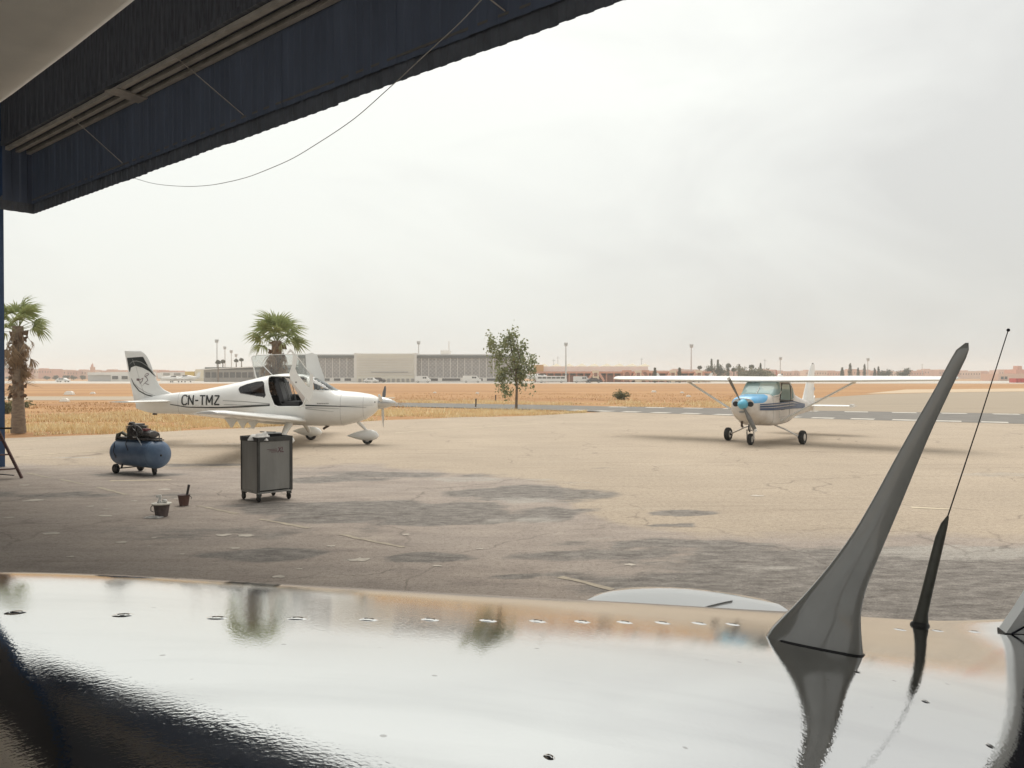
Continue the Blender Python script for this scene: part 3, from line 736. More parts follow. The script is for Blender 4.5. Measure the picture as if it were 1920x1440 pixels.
# root of the tail fin at the right edge
f0, _ = on_skin(1880, 1187)
fd = -tv
GLOSSW = mat('glossy_white', (0.82, 0.82, 0.80), 0.12, coat=1.0)
FINW = GLOSSW; FIND = mat('navy_fin_marking', (0.012, 0.014, 0.03), 0.25, coat=0.4)
lead = [(0, -0.02), (0.0, 0.0), (0.03, 0.05), (0.065, 0.115), (0.15, 0.28), (0.30, 0.56), (0.43, 0.80), (0.95, 0.82), (0.9, 0.3), (0.95, -0.1)]
finf = lambda u, v: (f0 + fd * u + Vector((0, 0, v)) - FO, nv)
MB().plate(lead, [], finf, 0.034).build('tail_fin', FINW, front, 30)
mk = [(0.045, 0.032), (0.075, 0.105), (0.165, 0.26), (0.31, 0.53), (0.42, 0.74), (0.92, 0.74), (0.88, 0.30), (0.9, 0.02)]
MB().plate(mk, [], lambda u, v: (f0 + fd * u + Vector((0, 0, v)) - FO - nv * 0.0185, nv), 0.003).build('fin_marking', FIND, front, 30)
MB().tube([f0 + fd * 0.012 + Vector((0, 0, 0.004)) - FO - nv * 0.019, f0 + fd * 0.06 + Vector((0, 0, 0.036)) - FO - nv * 0.0195], 0.0018, 6).build('fin_line', FIND, front)
MB().box(f0 + fd * 0.45 + Vector((0, 0, 0.0)) - FO, (0.9, 0.038, 0.008), Matrix.Rotation(math.atan2(fd.y, fd.x), 3, 'Z')).build('fin_seal', BLACK, front)
# far wing, seen over the fuselage
wm_ = MB(); 
def wpt(px, py, d): return P(px, py, d) - FO
tip_le = P(1093, 1131, 4.1); tip_te = P(1482, 1147, 4.15)
cdv = (tip_te - tip_le); ch = cdv.length; cdv.normalize()
af = airfoil(18, 0.06, 0.022)
def wsec(off, scale, dz):
    c0 = tip_le + nv * off + Vector((0, 0, dz)); cc = ch * scale; lead_ = c0 - cdv * (cc - ch) * 0.5
    return [lead_ + cdv * (x_ * cc) + Vector((0, 0, z_ * cc)) - FO for x_, z_ in af]
wng = wm_.loft([wsec(-2.3, 1.25, -0.28), wsec(-1.2, 1.15, -0.15), wsec(0, 1.0, 0), wsec(0.12, 0.93, 0.0), wsec(0.2, 0.78, 0.005), wsec(0.235, 0.5, 0.01)]).build('wing', GLOSSW, front, 40)
seam = [i for i in range(3, 17)]
up = wsec(-0.10, 1.012, -0.0105)
af_n = 18
def wtop(xc, off):      # point of the upper surface at chord fraction xc
    sec = wsec(off, 1.0 - off * 0.125, off * 0.125)[:af_n + 1][::-1]; xs_ = [0.5 * (1 - math.cos(math.pi * i / af_n)) for i in range(af_n + 1)]
    i = min(int(np.searchsorted(xs_, xc, 'right')) - 1, af_n - 1); f_ = (xc - xs_[i]) / (xs_[i + 1] - xs_[i])
    return sec[i].lerp(sec[i + 1], f_) + Vector((0, 0, 0.003))
MB().tube([wtop(xc, -0.75 * (1 - (q / 12)**0.5)) for q, xc in enumerate(np.linspace(0.26, 0.72, 13))], 0.0032, 6).build('wing_seam', mat('seam_grey', (0.34, 0.34, 0.33), 0.6), wng)
# ------------------------------------------------------------------ wing overhead at the top left
pa = P(0, 187, 3.46); pb = P(238, 0, 2.55)
ed = (pb - pa); ed.z = 0; ed.normalize(); cdir = Vector((ed.y, -ed.x, 0))
if cdir.x > 0: cdir = -cdir
zb_ = 3.2
over = thing('high_wing_airplane', 'pale grey underside of a wing overhead at the top left corner', 'airplane', (pa.x, pa.y, 0))
base = Vector((pa.x, pa.y, zb_)) - cdir * 0.07; OO = Vector((pa.x, pa.y, 0))
rings = []
prof_ = [(0.0, 0.07), (0.012, 0.03), (0.05, 0.004), (0.14, -0.008), (0.5, -0.012), (1.0, 0.0), (1.6, 0.05), (1.6, 0.06), (1.0, 0.16), (0.5, 0.2), (0.16, 0.18), (0.04, 0.12)]
for s_ in (-2.8, -1.5, 0, 0.7, 1.4, 2.6, 3.4):
    bow = -0.02 * ((s_ - 0.6) ** 2) * 0.4
    rings.append([base + ed * s_ + cdir * (a - bow) + Vector((0, 0, b)) - OO for a, b in prof_])
MB().loft(rings).build('wing', mat('primer_grey', (0.82, 0.79, 0.72), 0.6, var=0.10, vscale=5, bump=0.1, bscale=300), over, 50)
MB().tube([base + ed * -2.0 + cdir * 0.5 - OO, base + ed * -4.6 + cdir * 0.9 - OO - Vector((0, 0, 1.7))], 0.035, 10).build('strut', WHITE, over)

# ================================================================== WHITE LOW-WING AIRPLANE (left)
CX, CY = -11.33, 23.4
low_plane = thing('low_wing_airplane', 'white low-wing airplane lettered CN-TMZ with its cabin doors open', 'airplane', (CX, CY, 0))
KX = lambda px: (px - 235) / 64.1            # photograph pixels to metres in the plane of the fuselage
KZ = lambda py: (833 - py) / 64.1
cb = Body([(0.33, 1.05, 1.28, 0.02), (0.6, 0.96, 1.36, 0.08), (0.9, 0.905, 1.43, 0.14), (1.58, 0.89, 1.52, 0.24), (2.1, 0.85, 1.57, 0.33), (2.76, 0.77, 1.69, 0.44), (3.7, 0.66, 1.89, 0.56), (4.2, 0.60, 2.01, 0.61),
           (4.8, 0.575, 2.075, 0.63), (5.2, 0.56, 2.05, 0.63), (5.54, 0.55, 1.965, 0.62), (5.9, 0.54, 1.79, 0.60), (6.3, 0.545, 1.58, 0.57), (6.8, 0.64, 1.53, 0.50), (7.15, 0.79, 1.475, 0.40), (7.33, 0.93, 1.42, 0.31), (7.42, 1.03, 1.37, 0.22), (7.43, 1.05, 1.36, 0.19)], 2.4)
door = [(4.30, 1.96), (4.36, 2.0), (5.30, 1.985), (5.44, 1.93), (5.47, 1.80), (5.45, 1.35), (5.38, 1.17), (5.28, 1.12), (4.66, 1.12), (4.55, 1.17), (4.40, 1.55), (4.32, 1.85)]
rear = [(3.50, 1.62), (3.56, 1.52), (4.27, 1.405), (4.30, 1.45), (4.22, 1.80), (4.17, 1.845), (4.0, 1.83), (3.7, 1.755), (3.52, 1.68)]
fwdw = [(5.56, 1.48), (5.60, 1.46), (6.22, 1.575), (6.25, 1.60), (5.98, 1.77), (5.62, 1.905), (5.56, 1.90)]
def cut1(c):
    if c.y < -0.1 and inpoly(c.x, c.z, door): return True
    if c.y > 0.1 and inpoly(c.x, c.z, [(4.40, 1.45), (4.4, 1.95), (5.4, 1.9), (5.4, 1.45)]): return True
    if abs(c.y) > 0.1 and inpoly(c.x, c.z, rear): return True
    if 5.60 < c.x < 6.24 and c.z > max(1.62 - (c.x - 5.6) * 0.03, cb.zt(c.x) - 0.30) : return True
    return False
xs = list(np.arange(0.33, 3.4, 0.12)) + list(np.arange(3.4, 6.3, 0.035)) + list(np.arange(6.3, 7.43, 0.07)) + [7.43]
cf = cb.shell(MB(), xs, 96, cut1).build('fuselage', WHITE, low_plane, 60)
INT = mat('cabin_interior', (0.05, 0.05, 0.052), 0.8)
lin_b = MB()
cb.shell(lin_b, list(np.arange(3.3, 5.55, 0.05)), 64, lambda c: (c.z > 1.95 and c.x > 5.45) or (c.y < 0 and inpoly(c.x, c.z, [(p[0], p[1]) for p in door])) or (abs(c.y) > .1 and inpoly(c.x, c.z, [(p[0], p[1]) for p in rear])) or (c.y > .1 and inpoly(c.x, c.z, [(4.40, 1.45), (4.4, 1.95), (5.4, 1.9), (5.4, 1.45)])), -0.02)
lin_b.f = lin_b.f[:-2]
lin_b.build('cabin_lining', INT, cf, 60)
MB().box((5.0, 0, 1.08), (2.2, 1.1, 0.04)).build('cabin_floor', INT, cf)
MB().box((5.75, 0, 1.42), (0.12, 1.05, 0.42)).build('instrument_panel', BLACK, cf)
LEATH = mat('black_leather', (0.022, 0.022, 0.026), 0.4, var=0.3, vscale=9)
for y_ in (-0.29, 0.29):
    mb = MB(); M = Matrix.Rotation(R(-16), 3, 'Y')
    mb.box((4.98, y_, 1.20), (0.5, 0.44, 0.14)); mb.box((4.68, y_, 1.52), (0.13, 0.44, 0.62), M); mb.box((4.58, y_, 1.87), (0.09, 0.26, 0.14), M)
    st_ = mb.build('seat', LEATH, low_plane)
    MB().bar((4.78, y_ - 0.1, 1.80), (4.92, y_ - 0.06, 1.28), 0.03, 0.01).bar((4.78, y_ + 0.1, 1.80), (4.92, y_ + 0.06, 1.28), 0.03, 0.01).build('harness', mat('harness_grey', (0.4, 0.4, 0.4), 0.8), st_)
# door opening frame
def loop_on(body, poly, sgn, off=0.004, per=6):
    out_ = []
    for i in range(len(poly)):
        a, b_ = poly[i], poly[(i + 1) % len(poly)]
        for q in range(per):
            x_ = a[0] + (b_[0] - a[0]) * q / per; z_ = a[1] + (b_[1] - a[1]) * q / per
            out_.append(Vector((x_, sgn * (body.half(x_, z_) + off), z_)))
    return out_ + [out_[0]]
MB().tube(loop_on(cb, door, -1), 0.024, 8).build('door_frame', WHITE, low_plane, 60)
GLD = glass('dark_tinted_glass', (0.16, 0.16, 0.17), 0.02)
GLC = glass('clear_glass', (0.74, 0.78, 0.77), 0.06)
def poly_patch(body, poly, sgn, m, name, parent, off=0.005, nx=22):
    x0 = min(p[0] for p in poly) + 0.004; x1 = max(p[0] for p in poly) - 0.004
    def cross(x_):
        zs_ = []
        for i in range(len(poly)):
            a, b_ = poly[i], poly[(i + 1) % len(poly)]
            if (a[0] - x_) * (b_[0] - x_) < 0: zs_.append(a[1] + (b_[1] - a[1]) * (x_ - a[0]) / (b_[0] - a[0]))
        return (min(zs_), max(zs_)) if len(zs_) >= 2 else (poly[0][1], poly[0][1])
    xs_ = [x0 + (x1 - x0) * i / nx + 1e-5 for i in range(nx + 1)]
    return body.side_patch(MB(), sgn, xs_, lambda q: cross(q)[0], lambda q: cross(q)[1], 8, off).build(name, m, parent, 180)
for sg in (-1, 1):
    w_ = poly_patch(cb, rear, sg, GLD, 'rear_window', low_plane)
    MB().tube(loop_on(cb, rear, sg, 0.003, 3), 0.012, 6).build('window_frame', BLACK, w_, 60)
# windshield wrapping over the top
v = []; f = []; nx, na = 16, 30
xw = list(np.linspace(5.58, 6.26, nx + 1))
for x_ in xw:
    zt = cb.zt(x_); zlo = max(1.60 - (x_ - 5.6) * 0.03, zt - 0.34); zlo = min(zlo, zt - 0.005)
    yl = cb.half(x_, zlo)
    a0_ = math.asin(min(1, abs(((zlo - (cb.zb(x_) + zt) / 2) / ((zt - cb.zb(x_)) / 2)))**(cb.nf(x_) / 2)))
    for j in range(na + 1): v.append(cb.pt(x_, a0_ + (math.pi - 2 * a0_) * j / na, 0.004))
for i in range(nx):
    for j in range(na): f.append((i * (na + 1) + j, (i + 1) * (na + 1) + j, (i + 1) * (na + 1) + j + 1, i * (na + 1) + j + 1))
ws = MB().add(v, f).build('windshield', GLC, low_plane, 180)
for sg in (-1, 1):
    MB().tube([cb.pt(x_, 0, 0) * 0 + Vector((x_, sg * (cb.half(x_, z_) + 0.003), z_)) for x_, z_ in ((5.54, 1.90), (5.55, 1.7), (5.58, 1.60), (5.9, 1.575), (6.25, 1.575))], 0.018, 6).build('window_frame', WHITE, ws, 60)
# tail fin with its marking
finle = lin([(1.20, 1.9), (1.45, 1.50), (1.52, 1.32), (1.60, 1.15), (1.72, 1.02), (2.0, 0.88), (2.3, 0.79), (2.55, 0.68), (2.66, 0.60), (2.72, 0.50)])
finte = lin([(1.06, 0.37), (1.25, 0.28), (2.0, 0.13), (2.55, 0.03), (2.72, 0.0)])
def fin_y(x_, z_):
    c = finle(z_) - finte(z_); q = min(max((finle(z_) - x_) / c, 0), 1); return naca(q, 0.085) * min(c, 0.95) + 0.002
rings = []
for z_ in [1.20, 1.3, 1.4, 1.46, 1.5, 1.54, 1.58, 1.63, 1.7, 1.8, 1.95, 2.1, 2.25, 2.4, 2.52, 2.6, 2.67, 2.71, 2.73]:
    c = finle(z_) - finte(z_); n = 16; k_ = 0.5 if z_ > 2.725 else 1
    xsq = [0.5 * (1 - math.cos(math.pi * i / n)) for i in range(n + 1)]
    rings.append([Vector((finle(z_) - c * q, -fin_y(finle(z_) - c * q, z_) * k_, z_)) for q in xsq] + [Vector((finle(z_) - c * q, fin_y(finle(z_) - c * q, z_) * k_, z_)) for q in xsq[::-1][1:-1]])
fin = MB().loft(rings).build('tail_fin', WHITE, low_plane, 50)
U8 = lambda u, v_: (KX(220 + u / 8), KZ(640 + v_ / 8))
def fin_patch(xs_, lo, hi, m, name, nz=6, off=0.004):
    v = []; f = []
    for x_ in xs_:
        a, b_ = lo(x_), hi(x_)
        for j in range(nz + 1):
            z_ = a + (b_ - a) * j / nz; v.append(Vector((x_, -fin_y(x_, z_) - off, z_)))
    for i in range(len(xs_) - 1):
        for j in range(nz): f.append((i * (nz + 1) + j, (i + 1) * (nz + 1) + j, (i + 1) * (nz + 1) + j + 1, i * (nz + 1) + j + 1))
    return MB().add(v, f).build(name, m, fin, 180)
hi_ = lin(sorted(U8(*q) for q in ((157, 246), (405, 231), (500, 410), (600, 545), (680, 642))))
lo_ = lin(sorted(U8(*q) for q in ((157, 250), (195, 470), (207, 440), (218, 392), (290, 365), (400, 395), (500, 450), (600, 545), (680, 642))))
fin_patch([KX(220 + u / 8) for u in np.linspace(157.5, 672, 44)], lo_, hi_, DARKG, 'fin_marking')
def fin_line(path, w, m, name, off=0.006):
    pts = [Vector((p[0], 0, p[1])) for p in (U8(*q) for q in path)]
    dense = []
    for a, b_ in zip(pts, pts[1:]):
        for q in range(5): dense.append(a.lerp(b_, q / 5))
    dense.append(pts[-1]); v = []; f = []
    for i, p in enumerate(dense):
        d = (dense[min(i + 1, len(dense) - 1)] - dense[max(i - 1, 0)]).normalized(); sd = Vector((-d.z, 0, d.x))
        ww = w * min(1, 0.3 + 3.0 * min(i, len(dense) - 1 - i) / len(dense))
        for sg in (-1, 1):
            q = p + sd * sg * ww / 2; v.append((q.x, -fin_y(q.x, q.z) - off, q.z))
    f = [(2 * i, 2 * i + 1, 2 * i + 3, 2 * i + 2) for i in range(len(dense) - 1)]
    return MB().add(v, f).build(name, m, fin)
GREYM = mat('grey_marking', (0.30, 0.30, 0.29), 0.4)
MAUVE = mat('mauve_marking', (0.20, 0.14, 0.15), 0.4)
fin_line(((222, 555), (260, 640), (340, 740), (450, 800), (560, 826), (760, 832)), 0.03, DARKG, 'fin_stripe')
fin_line(((245, 600), (330, 690), (450, 765), (560, 806), (640, 826)), 0.010, GREYM, 'fin_stripe')
fin_line(((200, 345), (225, 315), (260, 297), (310, 294), (380, 312), (470, 372), (540, 452), (600, 535)), 0.018, GREYM, 'fin_stripe')
fin_line(((240, 255), (262, 310), (280, 362)), 0.014, GREYM, 'fin_stripe')
for pth in (((305, 562), (335, 585), (375, 565), (405, 550), (395, 590), (360, 632), (352, 600), (318, 585)), ((425, 520), (440, 492), (470, 478), (490, 490), (470, 515), (430, 522), (462, 545), (478, 585), (440, 615), (415, 640), (392, 665)), ((432, 628), (465, 640), (500, 648))):
    fin_line(pth, 0.018, MAUVE, 'emblem')
fin_patch([KX(220 + u / 8) for u in np.linspace(305, 345, 5)], lambda q: KZ(640 + 588 / 8), lambda q: KZ(640 + 556 / 8), MAUVE, 'emblem', 2)
# horizontal stabiliser halves, wings, flap fairings
for sg in (-1, 1):
    mb = MB(); wing_loft(mb, [((1.42, sg * 0.1, 1.27), 1.05), ((1.30, sg * 1.0, 1.285), 0.88), ((1.16, sg * 1.85, 1.30), 0.72), ((1.05, sg * 1.95, 1.302), 0.55)], 12, 0.09, 0.0); mb.build('stabilizer', WHITE, low_plane, 40)
    mb = MB(); wing_loft(mb, [((5.45, sg * 0.3, 0.70), 1.66), ((5.35, sg * 0.75, 0.735), 1.50), ((5.18, sg * 3.2, 0.95), 1.22), ((5.02, sg * 5.05, 1.115), 0.98), ((4.90, sg * 5.35, 1.145), 0.80), ((4.70, sg * 5.45, 1.16), 0.50)], 16, 0.15, 0.025)
    wg = mb.build('wing', WHITE, low_plane, 40)
    for y_ in (1.15, 2.05, 2.95):
        zz = 0.70 + y_ * 0.082 - 0.02; xx = 4.02 + 0.02 * y_
        mb = MB(); mb.loft([[Vector((xx + a, sg * y_ + b_, zz + c)) for a, b_, c in ((0.28, -0.035, 0.0), (0.28, 0.035, 0.0), (-0.10, 0.035, 0.0), (-0.10, -0.035, 0.0))], [Vector((xx + a, sg * y_ + b_, zz + c)) for a, b_, c in ((0.16, -0.03, -0.13), (0.16, 0.03, -0.13), (0.0, 0.03, -0.13), (0.0, -0.03, -0.13))], [Vector((xx + a, sg * y_ + b_, zz + c)) for a, b_, c in ((0.10, -0.015, -0.24), (0.10, 0.015, -0.24), (0.06, 0.015, -0.24), (0.06, -0.015, -0.24))]])
        mb.build('flap_hinge', WHITE, wg)
    MB().bar((4.05, sg * 1.0, 0.79), (4.27, sg * 3.4, 1.0), 0.012, 0.02).build('flap_gap', GREYM, wg)
    # main gear
    leg = MB().tube([(5.02, sg * 0.75, 0.66), (5.02, sg * 1.2, 0.45), (5.02, sg * 1.52, 0.26)], [0.11, 0.075, 0.06], 10).build('gear_leg', WHITE, low_plane, 60)
    mb = MB(); rings = []
    for q in np.linspace(0, 1, 15):
        rad = 0.165 * (math.sqrt(max(0.0, 1 - ((0.36 - q) / 0.36)**2)) if q < 0.36 else (1 - ((q - 0.36) / 0.64)**1.7)) + 0.006
        rings.append([Vector((5.40 - 0.92 * q, sg * 1.58 + 0.72 * rad * math.cos(a), 0.235 + 0.05 * q + rad * math.sin(a) * (1.0 if math.sin(a) > 0 else 0.85))) for a in np.linspace(0, 2 * math.pi, 15)[:-1]])
    mb.loft(rings).build('wheel_fairing', WHITE, leg, 60)
    wheel(low_plane, 'main_wheel', (5.05, sg * 1.58, 0.17), 0.17, 0.13, 'y', TYRE, RIM)
leg = MB().tube([(6.82, 0, 0.66), (7.02, 0, 0.46), (7.17, 0, 0.28)], [0.05, 0.042, 0.05], 10).build('nose_gear_leg', WHITE, low_plane, 60)
rings = []
for q in np.linspace(0, 1, 15):
    rad = 0.18 * (math.sqrt(max(0.0, 1 - ((0.34 - q) / 0.34)**2)) if q < 0.34 else (1 - ((q - 0.34) / 0.66)**1.6)) + 0.006
    rings.append([Vector((7.44 - 0.94 * q, 0.68 * rad * math.cos(a), 0.25 - 0.0 * q + rad * math.sin(a) * (1.0 if math.sin(a) > 0 else 0.8))) for a in np.linspace(0, 2 * math.pi, 15)[:-1]])
MB().loft(rings).build('wheel_fairing', WHITE, leg, 60)
wheel(low_plane, 'nose_wheel', (7.10, 0, 0.155), 0.155, 0.11, 'y', TYRE, RIM)
# spinner and propeller
spn = MB().lathe([(0.185, 7.43), (0.18, 7.50), (0.15, 7.65), (0.10, 7.80), (0.045, 7.91), (0.004, 7.95)], 24, (0, 0, 1.215), 'x').build('spinner', mat('spinner_metal', (0.62, 0.62, 0.60), 0.25, 0.5), low_plane, 60)
def blade(ang, rr, m, parent, o, w=0.15, name='propeller_blade'):
    mb = MB(); rings = []; cz, sy = math.cos(ang), math.sin(ang)
    for i in range(12):
        q = i / 11; r_ = 0.08 + (rr - 0.08) * q; ww = w * (0.45 + 1.2 * q if q < 0.45 else 1.0 - 0.45 * (q - 0.45)); 
        if i == 11: ww *= 0.45
        tw = R(62 - 42 * q); th = 0.035 * (1 - 0.7 * q)
        rd = Vector((0, -sy, cz)); tg = Vector((0, cz, sy)); ax = Vector((1, 0, 0))
        cd_ = ax * math.sin(tw) + tg * math.cos(tw); nd = ax * math.cos(tw) - tg * math.sin(tw)
        rings.append([Vector(o) + rd * r_ + cd_ * (ww * 0.5 * math.cos(a)) + nd * (th * 0.5 * math.sin(a)) for a in np.linspace(0, 2 * math.pi, 11)[:-1]])
    return mb.loft(rings).build(name, m, parent, 60)
blade(R(-50), 0.74, mat('dark_blade', (0.06, 0.06, 0.06), 0.4), spn, (7.54, 0, 1.215), 0.13)
blade(R(70), 0.74, WHITE, spn, (7.54, 0, 1.215), 0.13)
blade(R(190), 0.74, WHITE, spn, (7.54, 0, 1.215), 0.15)
# cowl intake, exhaust, tail skid, step
for sg in (-1, 1):
    MB().sphere((7.335, sg * 0.20, 1.235), (0.06, 0.095, 0.075), 14, 8).build('cowl_intake', BLACK, low_plane, 180)
MB().tube([(6.0, -0.12, 0.56), (5.9, -0.14, 0.50), (5.84, -0.14, 0.46)], 0.035, 8).build('exhaust', mat('rusty_exhaust', (0.10, 0.07, 0.05), 0.7), low_plane)
MB().box((0.88, 0, 0.89), (0.12, 0.04, 0.05)).build('tail_skid', BLACK, low_plane)
MB().tube([(4.0, -0.5, 0.72), (3.92, -0.52, 0.55), (3.80, -0.52, 0.50)], 0.014, 6).build('step', WHITE, low_plane)
# lettering and stripes on both sides of the fuselage
REGM = mat('registration_black', (0.025, 0.027, 0.026), 0.4)
GLY = {'C': [[(0.56, 0.80), (0.50, 0.92), (0.38, 0.98), (0.24, 0.98), (0.12, 0.90), (0.06, 0.74), (0.05, 0.5), (0.06, 0.26), (0.12, 0.10), (0.24, 0.02), (0.38, 0.02), (0.50, 0.08), (0.56, 0.20)]],
       'N': [[(0.06, 0.0), (0.06, 1.0)], [(0.06, 0.94), (0.54, 0.06)], [(0.54, 0.0), (0.54, 1.0)]], '-': [[(0.08, 0.46), (0.40, 0.46)]],
       'T': [[(0.02, 0.94), (0.60, 0.94)], [(0.31, 0.0), (0.31, 0.94)]], 'M': [[(0.06, 0.0), (0.06, 1.0)], [(0.08, 0.97), (0.35, 0.25)], [(0.35, 0.25), (0.62, 0.97)], [(0.64, 0.0), (0.64, 1.0)]],
       'Z': [[(0.05, 0.94), (0.55, 0.94)], [(0.54, 0.92), (0.06, 0.08)], [(0.04, 0.06), (0.57, 0.06)]]}
ADV = {'C': 0.66, 'N': 0.68, '-': 0.50, 'T': 0.68, 'M': 0.80, 'Z': 0.6}
tot = sum(ADV[g] for g in 'CN-TMZ'); cur = 0.0; Hh = 0.285; kx = 1.18 / tot
for g in 'CN-TMZ':
    mb = MB(); lay = 0
    for st_ in GLY[g]:
        dense = []; lay += 1
        for p_, q_ in zip(st_, st_[1:]):
            m_ = max(2, int(math.hypot(q_[0] - p_[0], q_[1] - p_[1]) / 0.1))
            for k_ in range(m_): dense.append((p_[0] + (q_[0] - p_[0]) * k_ / m_, p_[1] + (q_[1] - p_[1]) * k_ / m_))
        dense.append(st_[-1]); P3 = [Vector((1.77 + (cur + p_[0]) * kx, 0, 1.165 + p_[1] * Hh)) for p_ in dense]; v = []
        for i, p_ in enumerate(P3):
            d_ = (P3[min(i + 1, len(P3) - 1)] - P3[max(i - 1, 0)]).normalized(); sd = Vector((-d_.z, 0, d_.x)) * 0.020
            for r_ in (p_ - sd, p_ + sd): v.append((r_.x, -cb.half(r_.x, r_.z) - 0.007 - 0.0008 * lay, r_.z))
        mb.add(v, [(2 * i, 2 * i + 1, 2 * i + 3, 2 * i + 2) for i in range(len(P3) - 1)])
    mb.build('registration_letter', REGM, cf); cur += ADV[g]
K2 = lambda px, py: (KX(px), KZ(py))
for sg in (-1, 1):
    cb.ribbon(MB(), sg, [K2(326, 757.5), K2(360, 762.5), K2(420, 763), K2(470, 761), K2(519, 758)], 0.022, 0.05).build('side_stripe', DARKG, cf)
    cb.ribbon(MB(), sg, [K2(432, 757), K2(470, 758.5), K2(515, 757)], 0.012, 0.018).build('side_stripe', GREYM, cf)
    cb.ribbon(MB(), sg, [K2(430, 750), K2(470, 751.5), K2(519, 755.5)], 0.014, 0.018).build('side_stripe', GREYM, cf)
    cb.ribbon(MB(), sg, [K2(584, 758.5), K2(640, 760), K2(693, 762.5)], 0.042, 0.006).build('side_stripe', DARKG, cf)
    cb.ribbon(MB(), sg, [K2(584, 762.5), K2(645, 764.5)], 0.022, 0.006).build('side_stripe', GREYM, cf)
    cb.ribbon(MB(), sg, [K2(584, 764.5), K2(635, 770)], 0.02, 0.006).build('side_stripe', GREYM, cf)
for i in range(7):
    cb.ribbon(MB(), -1, [K2(605 + i * 3.1, 755), K2(607.2 + i * 3.1, 755)], 0.03, 0.03, 0.007, 2).build('cowl_lettering', GREYM, cf)
for x_, r_ in ((6.42, 0.0035), (7.05, 0.003), (1.66, 0.003)):
    MB().tube([cb.pt(x_, a, 0.001) for a in np.linspace(0, 2 * math.pi, 49)], r_, 5, False).build('panel_seam', GREYM, cf)
MB().tube([Vector((x_, -(cb.half(x_, 1.16) + 0.001), 1.16)) for x_ in np.linspace(6.42, 7.35, 14)], 0.003, 5).build('panel_seam', GREYM, cf)
MB().tube([Vector((finte(z_) + 0.36 - 0.10 * (z_ - 1.3), -fin_y(finte(z_) + 0.36 - 0.10 * (z_ - 1.3), z_) - 0.001, z_)) for z_ in np.linspace(1.3, 2.55, 14)], 0.003, 5).build('rudder_seam', GREYM, fin)
# open doors: outlines measured on the photograph, placed at their own distance
def door_fn(dl, dr, ul, ur):
    def fn(u, v_):
        px, py = 470 + u / 12, 650 + v_ / 12
        d = dl + (dr - dl) * (u - ul) / (ur - ul)
        return P(px, py, d) - Vector((CX, CY, 0)), Vector((0.35, -0.9, 0.2)).normalized()
    return fn
sfn = door_fn(22.2, 22.75, 850, 1410)
sd_out = [(890, 50), (930, 85), (1050, 215), (1345, 600), (1410, 640), (1402, 1000), (1350, 1190), (1312, 1240), (1280, 1215), (890, 735), (868, 590), (930, 420), (955, 170), (900, 110), (830, 165), (822, 145)]
sd_hole = [(1058, 255), (1328, 612), (1322, 915), (1280, 905), (1052, 612), (1005, 500), (1038, 360)]
dr_ = MB().plate(sd_out, [sd_hole], sfn, 0.035).build('cabin_door', WHITE, low_plane); tag(dr_, 'open cabin door swung out and up')
MB().plate(sd_hole, [], sfn, 0.01).build('door_window', glass('door_glass', (0.86, 0.88, 0.87), 0.05), dr_)
MB().tube([sfn(1030, 800)[0] - Vector((0, 0.03, 0)), sfn(1030, 800)[0] - Vector((0, 0.05, 0))], 0.018, 10).build('door_latch', BLACK, dr_)
MB().plate([(900, 735), (1312, 1240), (1235, 1300), (1190, 1290), (1060, 1060), (930, 860), (760, 690)], [], door_fn(22.95, 22.85, 760, 1310), 0.02).build('door_sill', mat('door_trim', (0.62, 0.55, 0.50), 0.6), dr_)
pfn = door_fn(24.15, 24.05, 0, 1650)
pd_out = [(8, 245), (45, 205), (140, 190), (700, 170), (1240, 172), (1380, 138), (1500, 195), (1560, 420), (1665, 730), (1665, 800), (1200, 800), (140, 760), (100, 690)]
pd_hole = [(35, 262), (55, 222), (145, 199), (700, 179), (1232, 183), (1260, 560), (1300, 760), (190, 735), (135, 690)]
pdr = MB().plate(pd_out, [pd_hole], pfn, 0.035).build('cabin_door', WHITE, low_plane); tag(pdr, 'far cabin door raised above the roof')
MB().plate(pd_hole, [], pfn, 0.01).build('door_window', MATS['door_glass'], pdr)
MB().tube([pfn(170, 310)[0], pfn(490, 640)[0]], 0.016, 6).build('door_strut', WHITE, pdr)

# ================================================================== BLUE AND WHITE HIGH-WING AIRPLANE (right)
ax, ay = 0.595, 0.804
high = thing('high_wing_trainer', 'white high-wing airplane with blue cowl and spinner parked on the apron', 'airplane', (6.42, 22.5, 0), math.atan2(ay, ax))
# local +x points aft, local -y is the port side (right in the picture)
hb = Body([(0.22, 0.92, 1.36, 0.315), (0.26, 0.87, 1.39, 0.355), (0.4, 0.78, 1.425, 0.40), (0.8, 0.645, 1.455, 0.465), (1.25, 0.565, 1.475, 0.53), (1.45, 0.54, 1.56, 0.535), (1.85, 0.53, 1.86, 0.54), (2.4, 0.54, 1.90, 0.54), (2.95, 0.57, 1.86, 0.52), (3.3, 0.60, 1.70, 0.48),
           (3.7, 0.63, 1.50, 0.43), (4.6, 0.69, 1.36, 0.31), (6.0, 0.76, 1.18, 0.15), (6.9, 0.80, 1.10, 0.05), (7.0, 0.82, 1.08, 0.03)], lin([(0.2, 2.8), (1.0, 3.4), (1.35, 6.5), (3.0, 6.5), (3.6, 4.0), (5.0, 2.6)]))
DIRTYW = mat('dusty_aircraft_white', (0.74, 0.71, 0.67), 0.4, rgb2=(0.56, 0.51, 0.46), vscale=2.2)
sidew = [(1.74, 1.30), (2.80, 1.25), (2.78, 1.72), (2.68, 1.76), (1.98, 1.77)]
quart = [(2.88, 1.27), (3.2, 1.31), (3.06, 1.60), (2.88, 1.70)]
